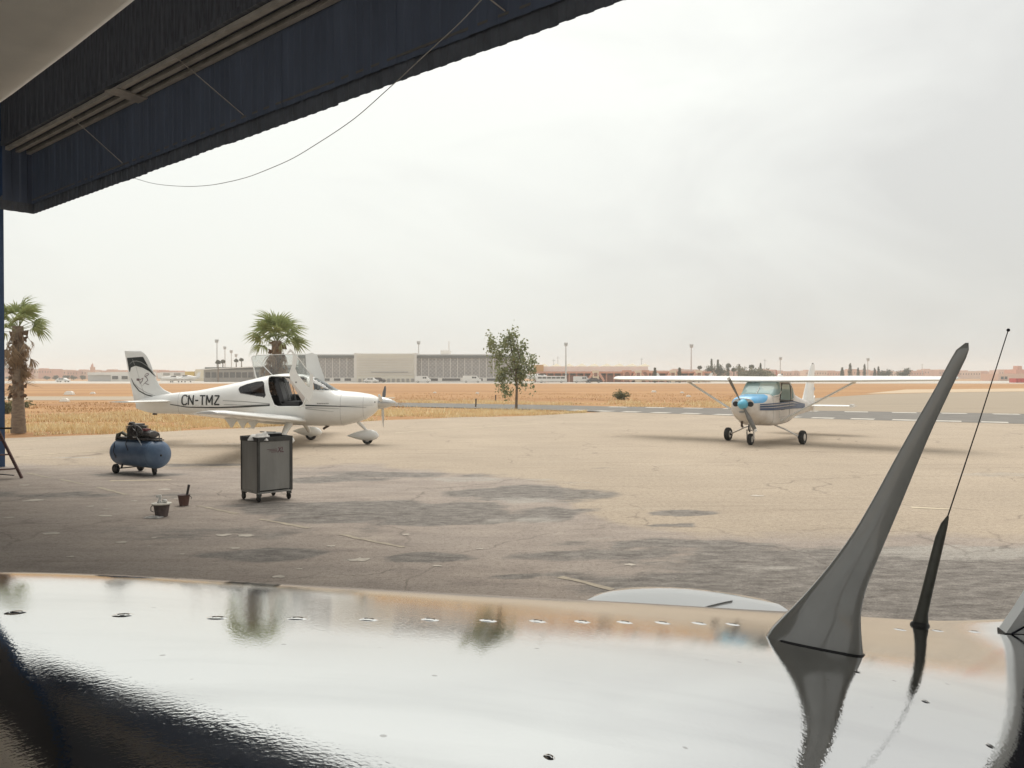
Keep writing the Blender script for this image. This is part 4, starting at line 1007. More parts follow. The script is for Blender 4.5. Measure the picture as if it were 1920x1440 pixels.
def cut2(c):
    if abs(c.y) > 0.3 and (inpoly(c.x, c.z, sidew) or inpoly(c.x, c.z, quart)): return True
    if 1.28 < c.x < 1.86 and c.z > hb.zt(c.x) - 0.34 and c.z > 1.40 + (c.x - 1.28) * 0.05: return True
    if 2.98 < c.x < 3.5 and c.z > hb.zt(c.x) - 0.14: return True
    return False
xs = list(np.arange(0.22, 1.2, 0.06)) + list(np.arange(1.2, 3.6, 0.035)) + list(np.arange(3.6, 7.0, 0.15)) + [7.0]
hf = hb.shell(MB(), xs, 96, cut2).build('fuselage', DIRTYW, high, 55)
MB().box((2.2, 0, 1.0), (1.9, 0.98, 0.04)).build('cabin_floor', mat('grey_trim', (0.35, 0.36, 0.36), 0.8), hf)
MB().box((1.45, 0, 1.22), (0.1, 0.98, 0.30)).build('instrument_panel', mat('panel_grey', (0.10, 0.11, 0.11), 0.6), hf)
for y_ in (-0.25, 0.25):
    MB().box((2.2, y_, 1.08), (0.45, 0.42, 0.12)).box((2.46, y_, 1.32), (0.10, 0.42, 0.46), Matrix.Rotation(R(12), 3, 'Y')).build('seat', mat('blue_grey_fabric', (0.30, 0.34, 0.36), 0.8), high)
GLT = bpy.data.materials.new('pale_teal_glass'); GLT.use_nodes = True; t = GLT.node_tree; t.nodes.clear()  # pale diffuse teal mixed into the glass
o_ = t.nodes.new('ShaderNodeOutputMaterial'); m1_ = t.nodes.new('ShaderNodeMixShader'); m2_ = t.nodes.new('ShaderNodeMixShader')
tr_ = t.nodes.new('ShaderNodeBsdfTransparent'); tr_.inputs[0].default_value = (0.42, 0.52, 0.51, 1)
df_ = t.nodes.new('ShaderNodeBsdfDiffuse'); df_.inputs[0].default_value = (0.46, 0.62, 0.61, 1)
gs_ = t.nodes.new('ShaderNodeBsdfGlossy'); gs_.inputs[0].default_value = (0.75, 0.82, 0.82, 1); gs_.inputs['Roughness'].default_value = 0.12
m1_.inputs[0].default_value = 0.55; m2_.inputs[0].default_value = 0.05
t.links.new(tr_.outputs[0], m1_.inputs[1]); t.links.new(df_.outputs[0], m1_.inputs[2]); t.links.new(m1_.outputs[0], m2_.inputs[1]); t.links.new(gs_.outputs[0], m2_.inputs[2]); t.links.new(m2_.outputs[0], o_.inputs[0])
v = []; f = []; nx, na = 18, 36
for x_ in np.linspace(1.27, 1.87, nx + 1):
    zt = hb.zt(x_); zlo = max(1.40 + (x_ - 1.28) * 0.05 - 0.02, zt - 0.36); zlo = min(zlo, zt - 0.004)
    a0_ = math.asin(min(1, ((zlo - (hb.zb(x_) + zt) / 2) / ((zt - hb.zb(x_)) / 2))**(hb.nf(x_) / 2)))
    for j in range(na + 1): v.append(hb.pt(x_, a0_ + (math.pi - 2 * a0_) * j / na, 0.004))
for i in range(nx):
    for j in range(na): f.append((i * (na + 1) + j, (i + 1) * (na + 1) + j, (i + 1) * (na + 1) + j + 1, i * (na + 1) + j + 1))
hws = MB().add(v, f).build('windshield', GLT, high, 180)
MB().tube([Vector((1.62, 0, hb.zt(1.62))), Vector((1.3, 0, hb.zt(1.3)))], 0.008, 6).build('window_frame', DIRTYW, hws)
for sg in (-1, 1):
    MB().tube([Vector((x_, sg * (hb.half(x_, z_) + 0.002), z_)) for x_, z_ in ((1.28, 1.40), (1.5, 1.425), (1.68, 1.44), (1.84, 1.52), (1.86, 1.84))], 0.022, 6).build('window_frame', DIRTYW, hws, 60)
    w_ = poly_patch(hb, sidew, sg, GLT, 'door_window', high); MB().tube(loop_on(hb, sidew, sg, 0.003, 4), 0.016, 6).build('window_frame', BLACK, w_, 60)
    w_ = poly_patch(hb, quart, sg, GLT, 'rear_window', high); MB().tube(loop_on(hb, quart, sg, 0.003, 4), 0.014, 6).build('window_frame', DIRTYW, w_, 60)
    MB().tube(loop_on(hb, [(1.70, 0.78), (2.66, 0.80), (2.64, 1.24), (1.70, 1.28)], sg, 0.001, 4), 0.004, 5).build('door_seam', GREYM, high)
# blue cowl top, intakes, stripes
CBLUE = mat('cowl_blue', (0.08, 0.33, 0.60), 0.3, rgb2=(0.14, 0.44, 0.72), vscale=4, coat=0.4)
NAVYS = mat('navy_stripe', (0.03, 0.07, 0.16), 0.4, var=0.2, vscale=5)
v = []; f = []; nx, na = 14, 26
for x_ in np.linspace(0.225, 1.16, nx + 1):
    fr_ = (x_ - 0.225) / 0.935; ahalf = R(74) * math.sqrt(max(0.0, 1 - max(0, (fr_ - 0.35) / 0.66)**2)) + 0.01
    for j in range(na + 1): v.append(hb.pt(x_, math.pi / 2 - ahalf + 2 * ahalf * j / na, 0.004))
for i in range(nx):
    for j in range(na): f.append((i * (na + 1) + j, (i + 1) * (na + 1) + j, (i + 1) * (na + 1) + j + 1, i * (na + 1) + j + 1))
MB().add(v, f).build('cowl_top', CBLUE, high, 180)
for sg in (-1, 1):
    MB().sphere((0.235, sg * 0.215, 1.205), (0.03, 0.105, 0.09), 18, 8).build('cowl_intake', BLACK, high, 180)
MB().lathe([(0.02, 0.10), (0.02, 0.24)], 10, (0, 0, 1.2), 'x').build('propeller_shaft', STEEL, high)
MB().sphere((0.24, 0.04, 0.98), (0.03, 0.12, 0.05), 14, 6).build('carburettor_intake', GREYM, high, 180)
for sg in (-1, 1):
    for k_, (za, zb2, w0_, w1_) in enumerate(((1.205, 1.21, 0.03, 0.045), (1.135, 1.135, 0.05, 0.055), (1.05, 1.035, 0.06, 0.13))):
        hb.ribbon(MB(), sg, [(0.42, (1.19, 1.13, 1.06)[k_]), (1.2, za - 0.01), (3.0, zb2 + 0.01), (5.2, 1.0 + 0.03 * (2 - k_))], w0_, w1_, 0.016).build('side_stripe', NAVYS, hf)
SPB = mat('spinner_blue', (0.13, 0.46, 0.64), 0.35)
hs = MB().lathe([(0.003, -0.005), (0.06, 0.02), (0.115, 0.09), (0.145, 0.18), (0.15, 0.215)], 24, (0, 0, 1.2), 'x').build('spinner', SPB, high, 60)
BLD = mat('worn_blade', (0.20, 0.19, 0.17), 0.45, 0.3, var=0.3, vscale=12)
for a_ in (R(-28), R(152)):
    blade(a_, 0.85, BLD, hs, (0.14, 0, 1.2), 0.14)
    o_ = Vector((0.14, 0, 1.2)) + Vector((0, -math.sin(a_), math.cos(a_))) * 0.82
    MB().box(o_, (0.03, 0.09, 0.07), Matrix.Rotation(a_, 3, 'X')).build('blade_tip', mat('blade_tip_white', (0.75, 0.73, 0.70), 0.5), hs)
for x_ in (1.22, 2.7):
    MB().tube([hb.pt(x_, a, 0.001) for a in np.linspace(0, 2 * math.pi, 61)], 0.003, 5, False).build('panel_seam', GREYM, hf)
# wings, struts, tail
for sg in (-1, 1):
    mb = MB(); wing_loft(mb, [((1.62, sg * 0.0, 1.855), 1.62), ((1.62, sg * 2.5, 1.875), 1.62), ((1.72, sg * 4.85, 1.90), 1.16), ((1.78, sg * 5.05, 1.915), 1.0), ((1.95, sg * 5.12, 1.925), 0.6)], 16, 0.12, 0.025, (1, 0, 0))
    wg = mb.build('wing', WHITE, high, 40)
    MB().bar((2.92, sg * 0.6, 1.885), (2.95, sg * 2.4, 1.905), 0.012, 0.03).build('flap_gap', GREYM, wg)
    rings = []
    for p in (Vector((1.95, sg * 0.50, 0.66)), Vector((2.12, sg * 2.52, 1.82))):
        rings.append([p + Vector((0.075 * math.cos(a), 0, 0.035 * math.sin(a))) for a in np.linspace(0, 2 * math.pi, 13)[:-1]])
    MB().loft(rings).build('wing_strut', WHITE, high, 60)
    MB().sphere((2.12, sg * 2.52, 1.83), (0.10, 0.06, 0.05)).build('strut_fairing', WHITE, high, 180)
    mb = MB(); wing_loft(mb, [((5.95, sg * 0.05, 0.985), 1.05), ((6.15, sg * 1.4, 0.99), 0.82), ((6.25, sg * 1.5, 0.99), 0.66)], 12, 0.08, 0.0, (1, 0, 0)); wing_ = mb.build('stabilizer', WHITE, high, 40)
    MB().box((6.18, sg * 1.50, 1.01), (0.32, 0.09, 0.10)).build('elevator_horn', WHITE, wing_)
    leg = MB().loft([[Vector((2.0 + 0.07 * math.cos(a), sg * y_ , z_ + 0.022 * math.sin(a))) for a in np.linspace(0, 2 * math.pi, 11)[:-1]] for y_, z_ in ((0.22, 0.57), (0.62, 0.42), (1.02, 0.225))]).build('gear_leg', DIRTYW, high, 60)
    MB().tube([(2.0, sg * 1.0, 0.21), (2.0, sg * 1.1, 0.205)], 0.04, 10).build('brake', BLACK, leg)
    wheel(high, 'main_wheel', (2.0, sg * 1.13, 0.205), 0.205, 0.15, 'y', TYRE, RIM)
fle = lin([(1.02, 5.35), (1.15, 5.75), (2.32, 6.62), (2.42, 6.72)]); fte = lin([(1.0, 7.12), (1.0, 7.1), (2.42, 7.2)])
rings = []
for z_ in (1.02, 1.15, 1.5, 1.9, 2.2, 2.34, 2.41):
    a_, b_ = fle(z_), fte(z_); c = b_ - a_
    xsq = [0.5 * (1 - math.cos(math.pi * i / 12)) for i in range(13)]
    rings.append([Vector((a_ + c * q, naca(q, 0.09) * min(c, 1.0) + 0.003, z_)) for q in xsq] + [Vector((a_ + c * q, -naca(q, 0.09) * min(c, 1.0) - 0.003, z_)) for q in xsq[::-1][1:-1]])
hfin = MB().loft(rings).build('tail_fin', WHITE, high, 50)
MB().tube([(6.95, 0, 2.41), (6.95, 0, 2.46)], 0.03, 10).build('beacon', mat('beacon_grey', (0.4, 0.38, 0.36), 0.4), hfin)
MB().box((6.9, -0.07, 1.55), (0.10, 0.004, 0.10)).build('fin_badge', mat('pale_blue_badge', (0.35, 0.42, 0.52), 0.5), hfin)
MB().plate([(6.72, 0.80), (7.12, 0.74), (7.16, 1.3), (6.8, 1.1)], [], lambda u, v_: (Vector((u, 0, v_)), Vector((0, 1, 0))), 0.05).build('rudder', WHITE, high)
# nose gear
ng = MB().tube([(0.74, 0, 0.66), (0.80, 0, 0.42)], [0.04, 0.035], 10).build('nose_gear_leg', DIRTYW, high, 60)
for sg in (-1, 1): MB().bar((0.80, sg * 0.10, 0.44), (0.83, sg * 0.10, 0.17), 0.03, 0.05).build('fork', DIRTYW, ng)
MB().bar((0.80, -0.11, 0.43), (0.80, 0.11, 0.43), 0.06, 0.04).build('fork_crown', DIRTYW, ng)
MB().bar((0.70, 0.0, 0.6), (0.66, 0.0, 0.48), 0.03).bar((0.66, 0, 0.48), (0.78, 0, 0.38), 0.03).build('torque_link', BLACK, ng)
wheel(high, 'nose_wheel', (0.83, 0, 0.17), 0.17, 0.12, 'y', TYRE, RIM)
MB().tube([(0.62, 0.18, 0.68), (0.66, 0.2, 0.56), (0.72, 0.2, 0.53)], 0.035, 8).build('exhaust', mat('rusty_exhaust2', (0.08, 0.055, 0.04), 0.7), high)
MB().tube([(1.75, -0.58, 1.0), (1.65, -0.72, 1.02)], 0.01, 6).build('pitot', STEEL, high)

# ================================================================== EQUIPMENT ON THE APRON
# ---- air compressor
c = G(262, 888)
comp = thing('air_compressor', 'blue air compressor on wheels with dark motor on top', 'compressor', (c.x, c.y, 0), R(-33))
TANKB = mat('compressor_blue', (0.055, 0.095, 0.17), 0.45, rgb2=(0.13, 0.20, 0.30), vscale=2.6)
OILY = mat('oily_black', (0.022, 0.02, 0.02), 0.5, rgb2=(0.06, 0.05, 0.045), vscale=14)
CAST = mat('cast_grey', (0.16, 0.15, 0.145), 0.5, 0.4, var=0.4, vscale=16)
prof_ = []
for i in range(9):
    a = math.pi / 2 * i / 8; prof_.append((max(0.003, 0.285 * math.sin(a)), -0.58 - 0.22 * math.cos(a)))
prof_ += [(r_, -h_) for r_, h_ in prof_[::-1]]
tank = MB().lathe(prof_, 40, (0, 0, 0.425), 'x').build('tank', TANKB, comp, 60)
for x_ in (-0.58, 0.58): MB().lathe([(0.287, x_ - 0.01), (0.289, x_), (0.287, x_ + 0.01)], 40, (0, 0, 0.425), 'x').build('weld_seam', TANKB, tank, 60)
MB().sphere((0.795, -0.05, 0.42), 0.022).build('drain_plug', BLACK, tank, 180)
MB().box((-0.05, 0, 0.735), (1.1, 0.34, 0.05)).build('platform', OILY, comp)
pump = MB().box((-0.10, 0, 0.90), (0.26, 0.28, 0.32)).build('pump', OILY, comp)
for i in range(7): MB().box((-0.10, 0, 1.02 + i * 0.022), (0.30, 0.32, 0.011)).build('cooling_fin', CAST, pump)
MB().box((-0.12, 0, 1.20), (0.24, 0.22, 0.06)).build('pump_head', CAST, pump)
MB().lathe([(0.05, 0), (0.06, 0.02), (0.06, 0.1), (0.02, 0.12)], 14, (-0.2, -0.05, 1.17), 'z').build('air_filter', OILY, pump, 50)
MB().box((-0.30, 0.0, 1.20), (0.26, 0.03, 0.015)).build('pipe_flange', CAST, pump)
motor = MB().lathe([(0.03, -0.2), (0.11, -0.19), (0.125, -0.15), (0.125, 0.15), (0.11, 0.19), (0.03, 0.2)], 24, (0.27, 0.02, 0.89), 'x').build('motor', CAST, comp, 50)
for i in range(12):
    a = 2 * math.pi * i / 12; MB().box((0.27, 0.02 + 0.13 * math.cos(a), 0.89 + 0.13 * math.sin(a)), (0.28, 0.012, 0.012), Matrix.Rotation(a, 3, 'X')).build('motor_rib', CAST, motor)
MB().box((0.26, -0.02, 1.04), (0.12, 0.12, 0.07)).build('terminal_box', mat('dull_red', (0.22, 0.06, 0.06), 0.6), motor)
fly = MB(); 
for rr_, y_ in ((0.19, -0.19),):
    fly.tube([(0.16 + rr_ * math.cos(a), y_, 1.0 + rr_ * math.sin(a)) for a in np.linspace(0, 2 * math.pi, 33)], 0.014, 8, False)
    for a in np.linspace(0, 2 * math.pi, 6)[:-1]: fly.bar((0.16, y_, 1.0), (0.16 + rr_ * math.cos(a), y_, 1.0 + rr_ * math.sin(a)), 0.022)
fly.build('flywheel', OILY, comp, 60)
MB().tube([(0.2 + 0.26 * math.cos(a), -0.24, 1.0 + 0.21 * math.sin(a)) for a in np.linspace(-0.4, 3.4, 24)], 0.010, 6).build('belt_guard', CAST, comp, 60)
MB().tube([(-0.62, -0.12, 0.66), (-0.60, -0.1, 0.84), (-0.56, -0.05, 0.90), (-0.44, 0, 0.78), (-0.3, 0.05, 0.72), (-0.15, 0, 0.74)], [0.04, 0.05, 0.05, 0.045, 0.04, 0.03], 10).build('hose_bundle', mat('olive_hose', (0.05, 0.048, 0.03), 0.7, rgb2=(0.16, 0.15, 0.10), vscale=30), comp, 60)
MB().tube([(-0.55, 0.1, 0.67), (-0.52, 0.1, 0.93)], 0.035, 8).build('oil_can', mat('ochre_can', (0.12, 0.09, 0.02), 0.6), comp)
MB().tube([(0.40, 0.0, 0.70), (0.42, 0.0, 0.98)], 0.028, 8).build('pressure_switch', BLACK, comp)
MB().sphere((0.42, 0.0, 0.86), (0.05, 0.05, 0.045)).build('gauge', CAST, comp, 180)
MB().tube([(0.10, -0.16, 0.76), (0.2, -0.2, 0.82), (0.32, -0.23, 0.73), (0.45, -0.25, 0.62)], 0.008, 6).build('hose', mat('pale_hose', (0.4, 0.4, 0.38), 0.6), comp, 60)
MB().tube([(-0.1, -0.2, 0.8), (-0.05, -0.28, 0.62), (0.05, -0.295, 0.5)], 0.010, 6).build('hose', BLACK, comp, 60)
MB().tube([(-0.5, -0.25, 0.62), (-0.48, -0.285, 0.45), (-0.38, -0.29, 0.33)], 0.009, 6).build('hose', BLACK, comp, 60)
MB().box((0.45, 0, 0.715), (0.45, 0.2, 0.025)).build('rear_tray', OILY, comp)
MB().tube([(0.66, 0.0, 0.66), (0.66, 0.0, 0.90), (0.64, 0, 0.95), (0.52, 0.0, 0.97)], 0.013, 8).build('handle', CAST, comp, 60)
MB().sphere((0.06, -0.16, 0.80), (0.04, 0.03, 0.03)).build('valve_knob', mat('white_knob', (0.7, 0.68, 0.64), 0.5), comp, 180)
for y_ in (-0.27, 0.27):
    wheel(comp, 'wheel', (-0.42, y_, 0.10), 0.10, 0.07, 'y', TYRE, OILY)
MB().tube([(-0.42, -0.27, 0.10), (-0.42, 0.27, 0.10)], 0.012, 8).bar((-0.42, -0.15, 0.10), (-0.42, -0.12, 0.19), 0.03).bar((-0.42, 0.15, 0.10), (-0.42, 0.12, 0.19), 0.03).build('axle', OILY, comp)
MB().bar((0.48, 0, 0.16), (0.50, 0, 0.06), 0.06, 0.09).build('caster_bracket', OILY, comp)
wheel(comp, 'caster', (0.50, 0, 0.05), 0.05, 0.04, 'y', TYRE, OILY, 14)

def squash(o):
    for v in o.data.vertices:
        if v.co.z > 0.715: v.co.z = 0.715 + (v.co.z - 0.715) * 0.60
    for ch in o.children: squash(ch)
for ch in comp.children:
    if ch.name.split('.')[0] not in ('tank',): squash(ch)
# ---- steel tool trolley
a_ = G(483, 943.5)
tro = thing('tool_trolley', 'grey steel tool cabinet on castors with tools on top', 'cabinet', (a_.x, a_.y, 0), R(45))
TRG = mat('worn_steel_grey', (0.23, 0.23, 0.215), 0.4, 0.2, rgb2=(0.31, 0.31, 0.295), vscale=5, stretch=(1, 1, 0.25))
TRD = mat('dark_trim_grey', (0.085, 0.085, 0.08), 0.5, 0.3, var=0.4, vscale=9)
W_, D_ = 0.60, 0.58; zb_, zt_ = 0.155, 0.995
MB().box((W_ / 2, 0.012, (zb_ + zt_) / 2), (W_ - 0.08, 0.012, zt_ - zb_ - 0.06)).build('front_panel', TRG, tro)
MB().box((0.012, D_ / 2, (zb_ + zt_) / 2), (0.012, D_ - 0.06, zt_ - zb_ - 0.03)).build('side_panel', TRG, tro)
MB().box((W_ - 0.012, D_ / 2, (zb_ + zt_) / 2), (0.012, D_ - 0.06, zt_ - zb_ - 0.03)).build('side_panel', TRG, tro)
MB().box((W_ / 2, D_ - 0.012, (zb_ + zt_) / 2), (W_ - 0.06, 0.012, zt_ - zb_ - 0.06)).build('back_panel', TRG, tro)
for x_, y_ in ((0.018, 0.018), (W_ - 0.018, 0.018), (0.018, D_ - 0.018), (W_ - 0.018, D_ - 0.018)):
    wx = 0.05 if x_ > 0.3 and y_ < 0.1 else 0.036
    MB().box((x_, y_, (zb_ + zt_) / 2), (wx, 0.036, zt_ - zb_)).build('corner_post', TRD, tro)
    MB().box((x_ + (0.02 if x_ < .1 else -0.02), y_ + (0.02 if y_ < .1 else -0.02), 0.125), (0.06, 0.06, 0.06)).build('caster_bracket', TRD, tro)
    wheel(tro, 'caster', (x_ + (0.02 if x_ < .1 else -0.02), y_ + (0.03 if y_ < .1 else -0.01), 0.055), 0.055, 0.035, 'x', TYRE, TRD, 14)
MB().box((W_ / 2, D_ / 2, 0.15), (W_ - 0.004, D_ - 0.004, 0.03)).build('base_tray', TRG, tro)
MB().box((W_ / 2, D_ / 2, zt_ - 0.03), (W_ + 0.01, D_ + 0.01, 0.018)).box((W_ / 2, 0.0, zt_), (W_ + 0.012, 0.012, 0.07)).box((0.0, D_ / 2, zt_), (0.012, D_ + 0.012, 0.07)).box((W_, D_ / 2, zt_), (0.012, D_ + 0.012, 0.07)).box((W_ / 2, D_, zt_), (W_ + 0.012, 0.012, 0.07)).build('top_tray', TRD, tro)
MB().tube([(W_ + 0.005, 0.12, 0.94), (W_ + 0.06, 0.13, 0.94), (W_ + 0.06, 0.42, 0.94), (W_ + 0.005, 0.43, 0.94)], 0.013, 8).build('handle', BLACK, tro, 60)
LOGO = mat('dull_maroon_print', (0.13, 0.04, 0.06), 0.5)
me = text_mesh('XL', 0.12, 0.002)
for v in me.vertices: v.co = Vector((0.34 + v.co.x * 0.75 + v.co.y * 0.18, 0.004, 0.775 + v.co.y))
obj('logo', me, LOGO, tro)
for i in range(3): MB().box((0.245 + 0.02 * i, 0.0035, 0.83 - i * 0.022), (0.17 - 0.03 * i, 0.002, 0.007)).build('logo_bar', LOGO, tro)
def on_trolley(x_, y_): 
    r_ = R(45); return (a_.x + x_ * math.cos(r_) - y_ * math.sin(r_), a_.y + x_ * math.sin(r_) + y_ * math.cos(r_))
# things lying on it
q = on_trolley(0.40, 0.25)
tb = thing('tool_case', 'flat black case on the right of the grey trolley top', 'case', (q[0], q[1], zt_ - 0.021), R(22))
MB().box((0, 0, 0.045), (0.24, 0.3, 0.085)).build('shell', BLACK, tb); MB().box((0, 0, 0.094), (0.245, 0.305, 0.014)).build('lid', TRD, tb)
q = on_trolley(0.17, 0.2)
import mathutils
def rag(name, label, loc, sx, sy, h, m, seed):
    n = 14; v = []; f = []; mathutils.noise.seed_set(seed)
    for i in range(n + 1):
        for j in range(n + 1):
            x_, y_ = (i / n - .5), (j / n - .5); ed_ = max(abs(x_), abs(y_)) * 2
            z_ = h * (0.35 + 0.9 * abs(mathutils.noise.noise((x_ * 4 + seed, y_ * 4, 0)))) * (1 - ed_**4)
            wob_ = 0.12 * mathutils.noise.noise((x_ * 3, y_ * 3 + seed, 5))
            v.append((sx * (x_ + wob_), sy * (y_ + wob_), max(0.002, z_)))
    for i in range(n):
        for j in range(n): a = i * (n + 1) + j; f.append((a, a + n + 1, a + n + 2, a + 1))
    o = MB().add(v, f).build(name, m, None, 180); o.location = loc
    return tag(o, label, 'cloth')
RAGM = mat('white_rag', (0.68, 0.66, 0.62), 0.9, var=0.25, vscale=20)
rag('cloth', 'crumpled white cloth lying on the grey tool trolley', (q[0], q[1], zt_ - 0.02), 0.34, 0.40, 0.15, RAGM, 3)
q = on_trolley(0.24, 0.12)
wr_ = thing('wrench', 'dark spanner lying across the cloth on the tool trolley', 'wrench', (q[0], q[1], zt_ + 0.10), R(-12))
MB().box((0, 0, 0.008), (0.2, 0.022, 0.012)).build('shaft', TRD, wr_); MB().lathe([(0.016, 0), (0.026, 0.002), (0.026, 0.014), (0.016, 0.016)], 12, (0.11, 0, 0), 'z').build('ring', TRD, wr_); MB().box((-0.115, 0, 0.008), (0.04, 0.045, 0.013)).build('jaw', TRD, wr_)

# ---- buckets
def bucket(label, loc, r0, r1, h, m, rim_m, rim_w):
    t_ = thing('bucket', label, 'bucket', loc)
    MB().lathe([(r0 * 0.9, 0.0), (r0, 0.0), (r0, 0.01), (r1, h), (r1 - 0.006, h), (r0 - 0.006, 0.02), (0.003, 0.02)], 28).build('body', m, t_, 50)
    MB().lathe([(r1 - 0.008, h - 0.006), (r1 + rim_w, h - 0.004), (r1 + rim_w, h + 0.012), (r1 - 0.008, h + 0.014)], 28).build('rim', rim_m, t_, 50)
    return t_
BKB = mat('dirty_black_bucket', (0.035, 0.028, 0.026), 0.7, rgb2=(0.16, 0.12, 0.11), vscale=9)
p = G(302, 968)
bk = bucket('dirty black bucket with a wide white rim', (p.x, p.y, 0), 0.085, 0.112, 0.175, BKB, mat('cream_plastic', (0.68, 0.64, 0.55), 0.5, var=0.2, vscale=12), 0.022)
MB().tube([(-0.112, 0, 0.165), (-0.145, -0.02, 0.13), (-0.14, -0.03, 0.08), (-0.105, -0.02, 0.06)], 0.006, 6).build('handle', BLACK, bk, 60)
bt = thing('bottle', 'white spray bottle standing in the black bucket', 'bottle', (p.x - 0.03, p.y, 0.022), 0)
WPL = mat('white_plastic', (0.75, 0.74, 0.70), 0.4)
MB().lathe([(0.03, 0), (0.034, 0.02), (0.034, 0.17), (0.014, 0.21), (0.012, 0.24)], 18).build('body', WPL, bt, 40)
MB().box((-0.012, 0, 0.262), (0.07, 0.026, 0.035)).box((0.022, 0, 0.235), (0.012, 0.014, 0.04)).build('trigger_head', WPL, bt)
bt2 = thing('sponge', 'small white sponge at the rim of the black bucket', 'sponge', (p.x + 0.045, p.y, 0.183), 0)
MB().sphere((0, 0, 0.03), (0.04, 0.03, 0.03), 10, 6).build('foam', WPL, bt2, 180); MB().box((0, 0, 0.012), (0.05, 0.05, 0.01)).build('pad', RAGM, bt2)
q = G(286, 971.5); rag('cloth', 'small white cloth dropped on the ground beside the black bucket', (q.x, q.y, 0.003), 0.24, 0.14, 0.035, RAGM, 9)
p = G(344, 948)
bk2 = bucket('small rusty brown bucket with a brush in it', (p.x, p.y, 0), 0.066, 0.088, 0.155, mat('rusty_brown', (0.10, 0.05, 0.04), 0.7, rgb2=(0.18, 0.10, 0.08), vscale=10), mat('dark_rust', (0.09, 0.05, 0.045), 0.7), 0.004)
MB().tube([(0.09, 0, 0.15), (0.115, 0, 0.13), (0.11, 0, 0.10)], 0.005, 6).build('handle', BLACK, bk2, 60)
br = thing('brush', 'dark wooden brush leaning in the small brown bucket', 'brush', (p.x + 0.02, p.y, 0.022))
MB().bar((0.01, 0, 0.05), (0.06, 0, 0.30), 0.025, 0.03).build('handle', OILY, br); MB().box((0.0, 0, 0.03), (0.05, 0.04, 0.05)).build('bristles', TRD, br)

# ---- step ladder at the left edge
p = G(40, 897)
ld = thing('step_ladder', 'reddish brown folding step ladder at the left edge by the blue wall', 'ladder', (p.x, p.y, 0))
RUST = mat('rust_red_paint', (0.13, 0.055, 0.045), 0.6, rgb2=(0.08, 0.045, 0.04), vscale=12)
A0, A1 = Vector((0, 0, 0)), Vector((-0.56, 0.06, 1.06)); OFF = Vector((-0.36, -0.30, 0))
for o_ in (Vector(), OFF): MB().bar(A0 + o_, A1 + o_, 0.03, 0.05).build('rail', RUST, ld)
for q in (0.18, 0.44, 0.70, 0.95):
    c = A0.lerp(A1, q); MB().bar(c, c + OFF, 0.12, 0.022).build('tread', RUST, ld)
for o_ in (Vector(), OFF): MB().bar(A1 + o_, Vector((-1.0, 0.2, 0)) + o_, 0.025, 0.04).build('rear_leg', RUST, ld)
MB().bar(Vector((-0.15, -0.01, 0.06)), Vector((-0.95, 0.18, 0.09)), 0.018).build('spreader', BLACK, ld)
rod = MB().tube([P(-20, 803, 15.9), P(20, 803, 15.7)], 0.018, 8).build('rod', BLACK); rod.parent = None
tag(rod, 'short black rod sticking out from the blue wall above the ladder', 'rod')

# ================================================================== VEGETATION
def leafmesh(name, pts, nrm, size, m, parent, jitter=0.5):
    """many small leaf-shaped faces"""
    n = len(pts); pts = np.asarray(pts); d = rng.normal(size=(n, 3)); d[:, 2] -= 0.5; d /= np.linalg.norm(d, axis=1)[:, None]
    s = np.cross(d, rng.normal(size=(n, 3))); s /= np.linalg.norm(s, axis=1)[:, None]
    L_ = size * (0.7 + 0.6 * rng.random((n, 1))); Wd = L_ * 0.3
    v = np.stack([pts, pts + d * L_ * 0.5 + s * Wd, pts + d * L_, pts + d * L_ * 0.5 - s * Wd], 1).reshape(-1, 3)
    f = np.arange(4 * n).reshape(-1, 4)
    me = bpy.data.meshes.new(name); me.from_pydata(v.tolist(), [], f.tolist()); me.update()
    return obj(name, me, m, parent)
def leaf_mat(name, a, b_, sc_=3.0):
    m = mat(name, a, 0.7, rgb2=b_, vscale=sc_, detail=2)
    t_ = m.node_tree; pb = t_.nodes['Principled BSDF']
    tr = t_.nodes.new('ShaderNodeBsdfTranslucent'); tr.inputs[0].default_value = (*[min(1, q * 1.3) for q in b_], 1)
    mx_ = t_.nodes.new('ShaderNodeMixShader'); mx_.inputs[0].default_value = 0.25
    t_.links.new(pb.outputs[0], mx_.inputs[1]); t_.links.new(tr.outputs[0], mx_.inputs[2]); t_.links.new(mx_.outputs[0], t_.nodes['Material Output'].inputs[0])
    return m
PALMG = leaf_mat('palm_green', (0.15, 0.19, 0.07), (0.31, 0.35, 0.15), 1.5)
PALMD = leaf_mat('dead_frond', (0.20, 0.135, 0.08), (0.38, 0.28, 0.18), 2.5)
PETIO = mat('petiole', (0.20, 0.17, 0.07), 0.7)
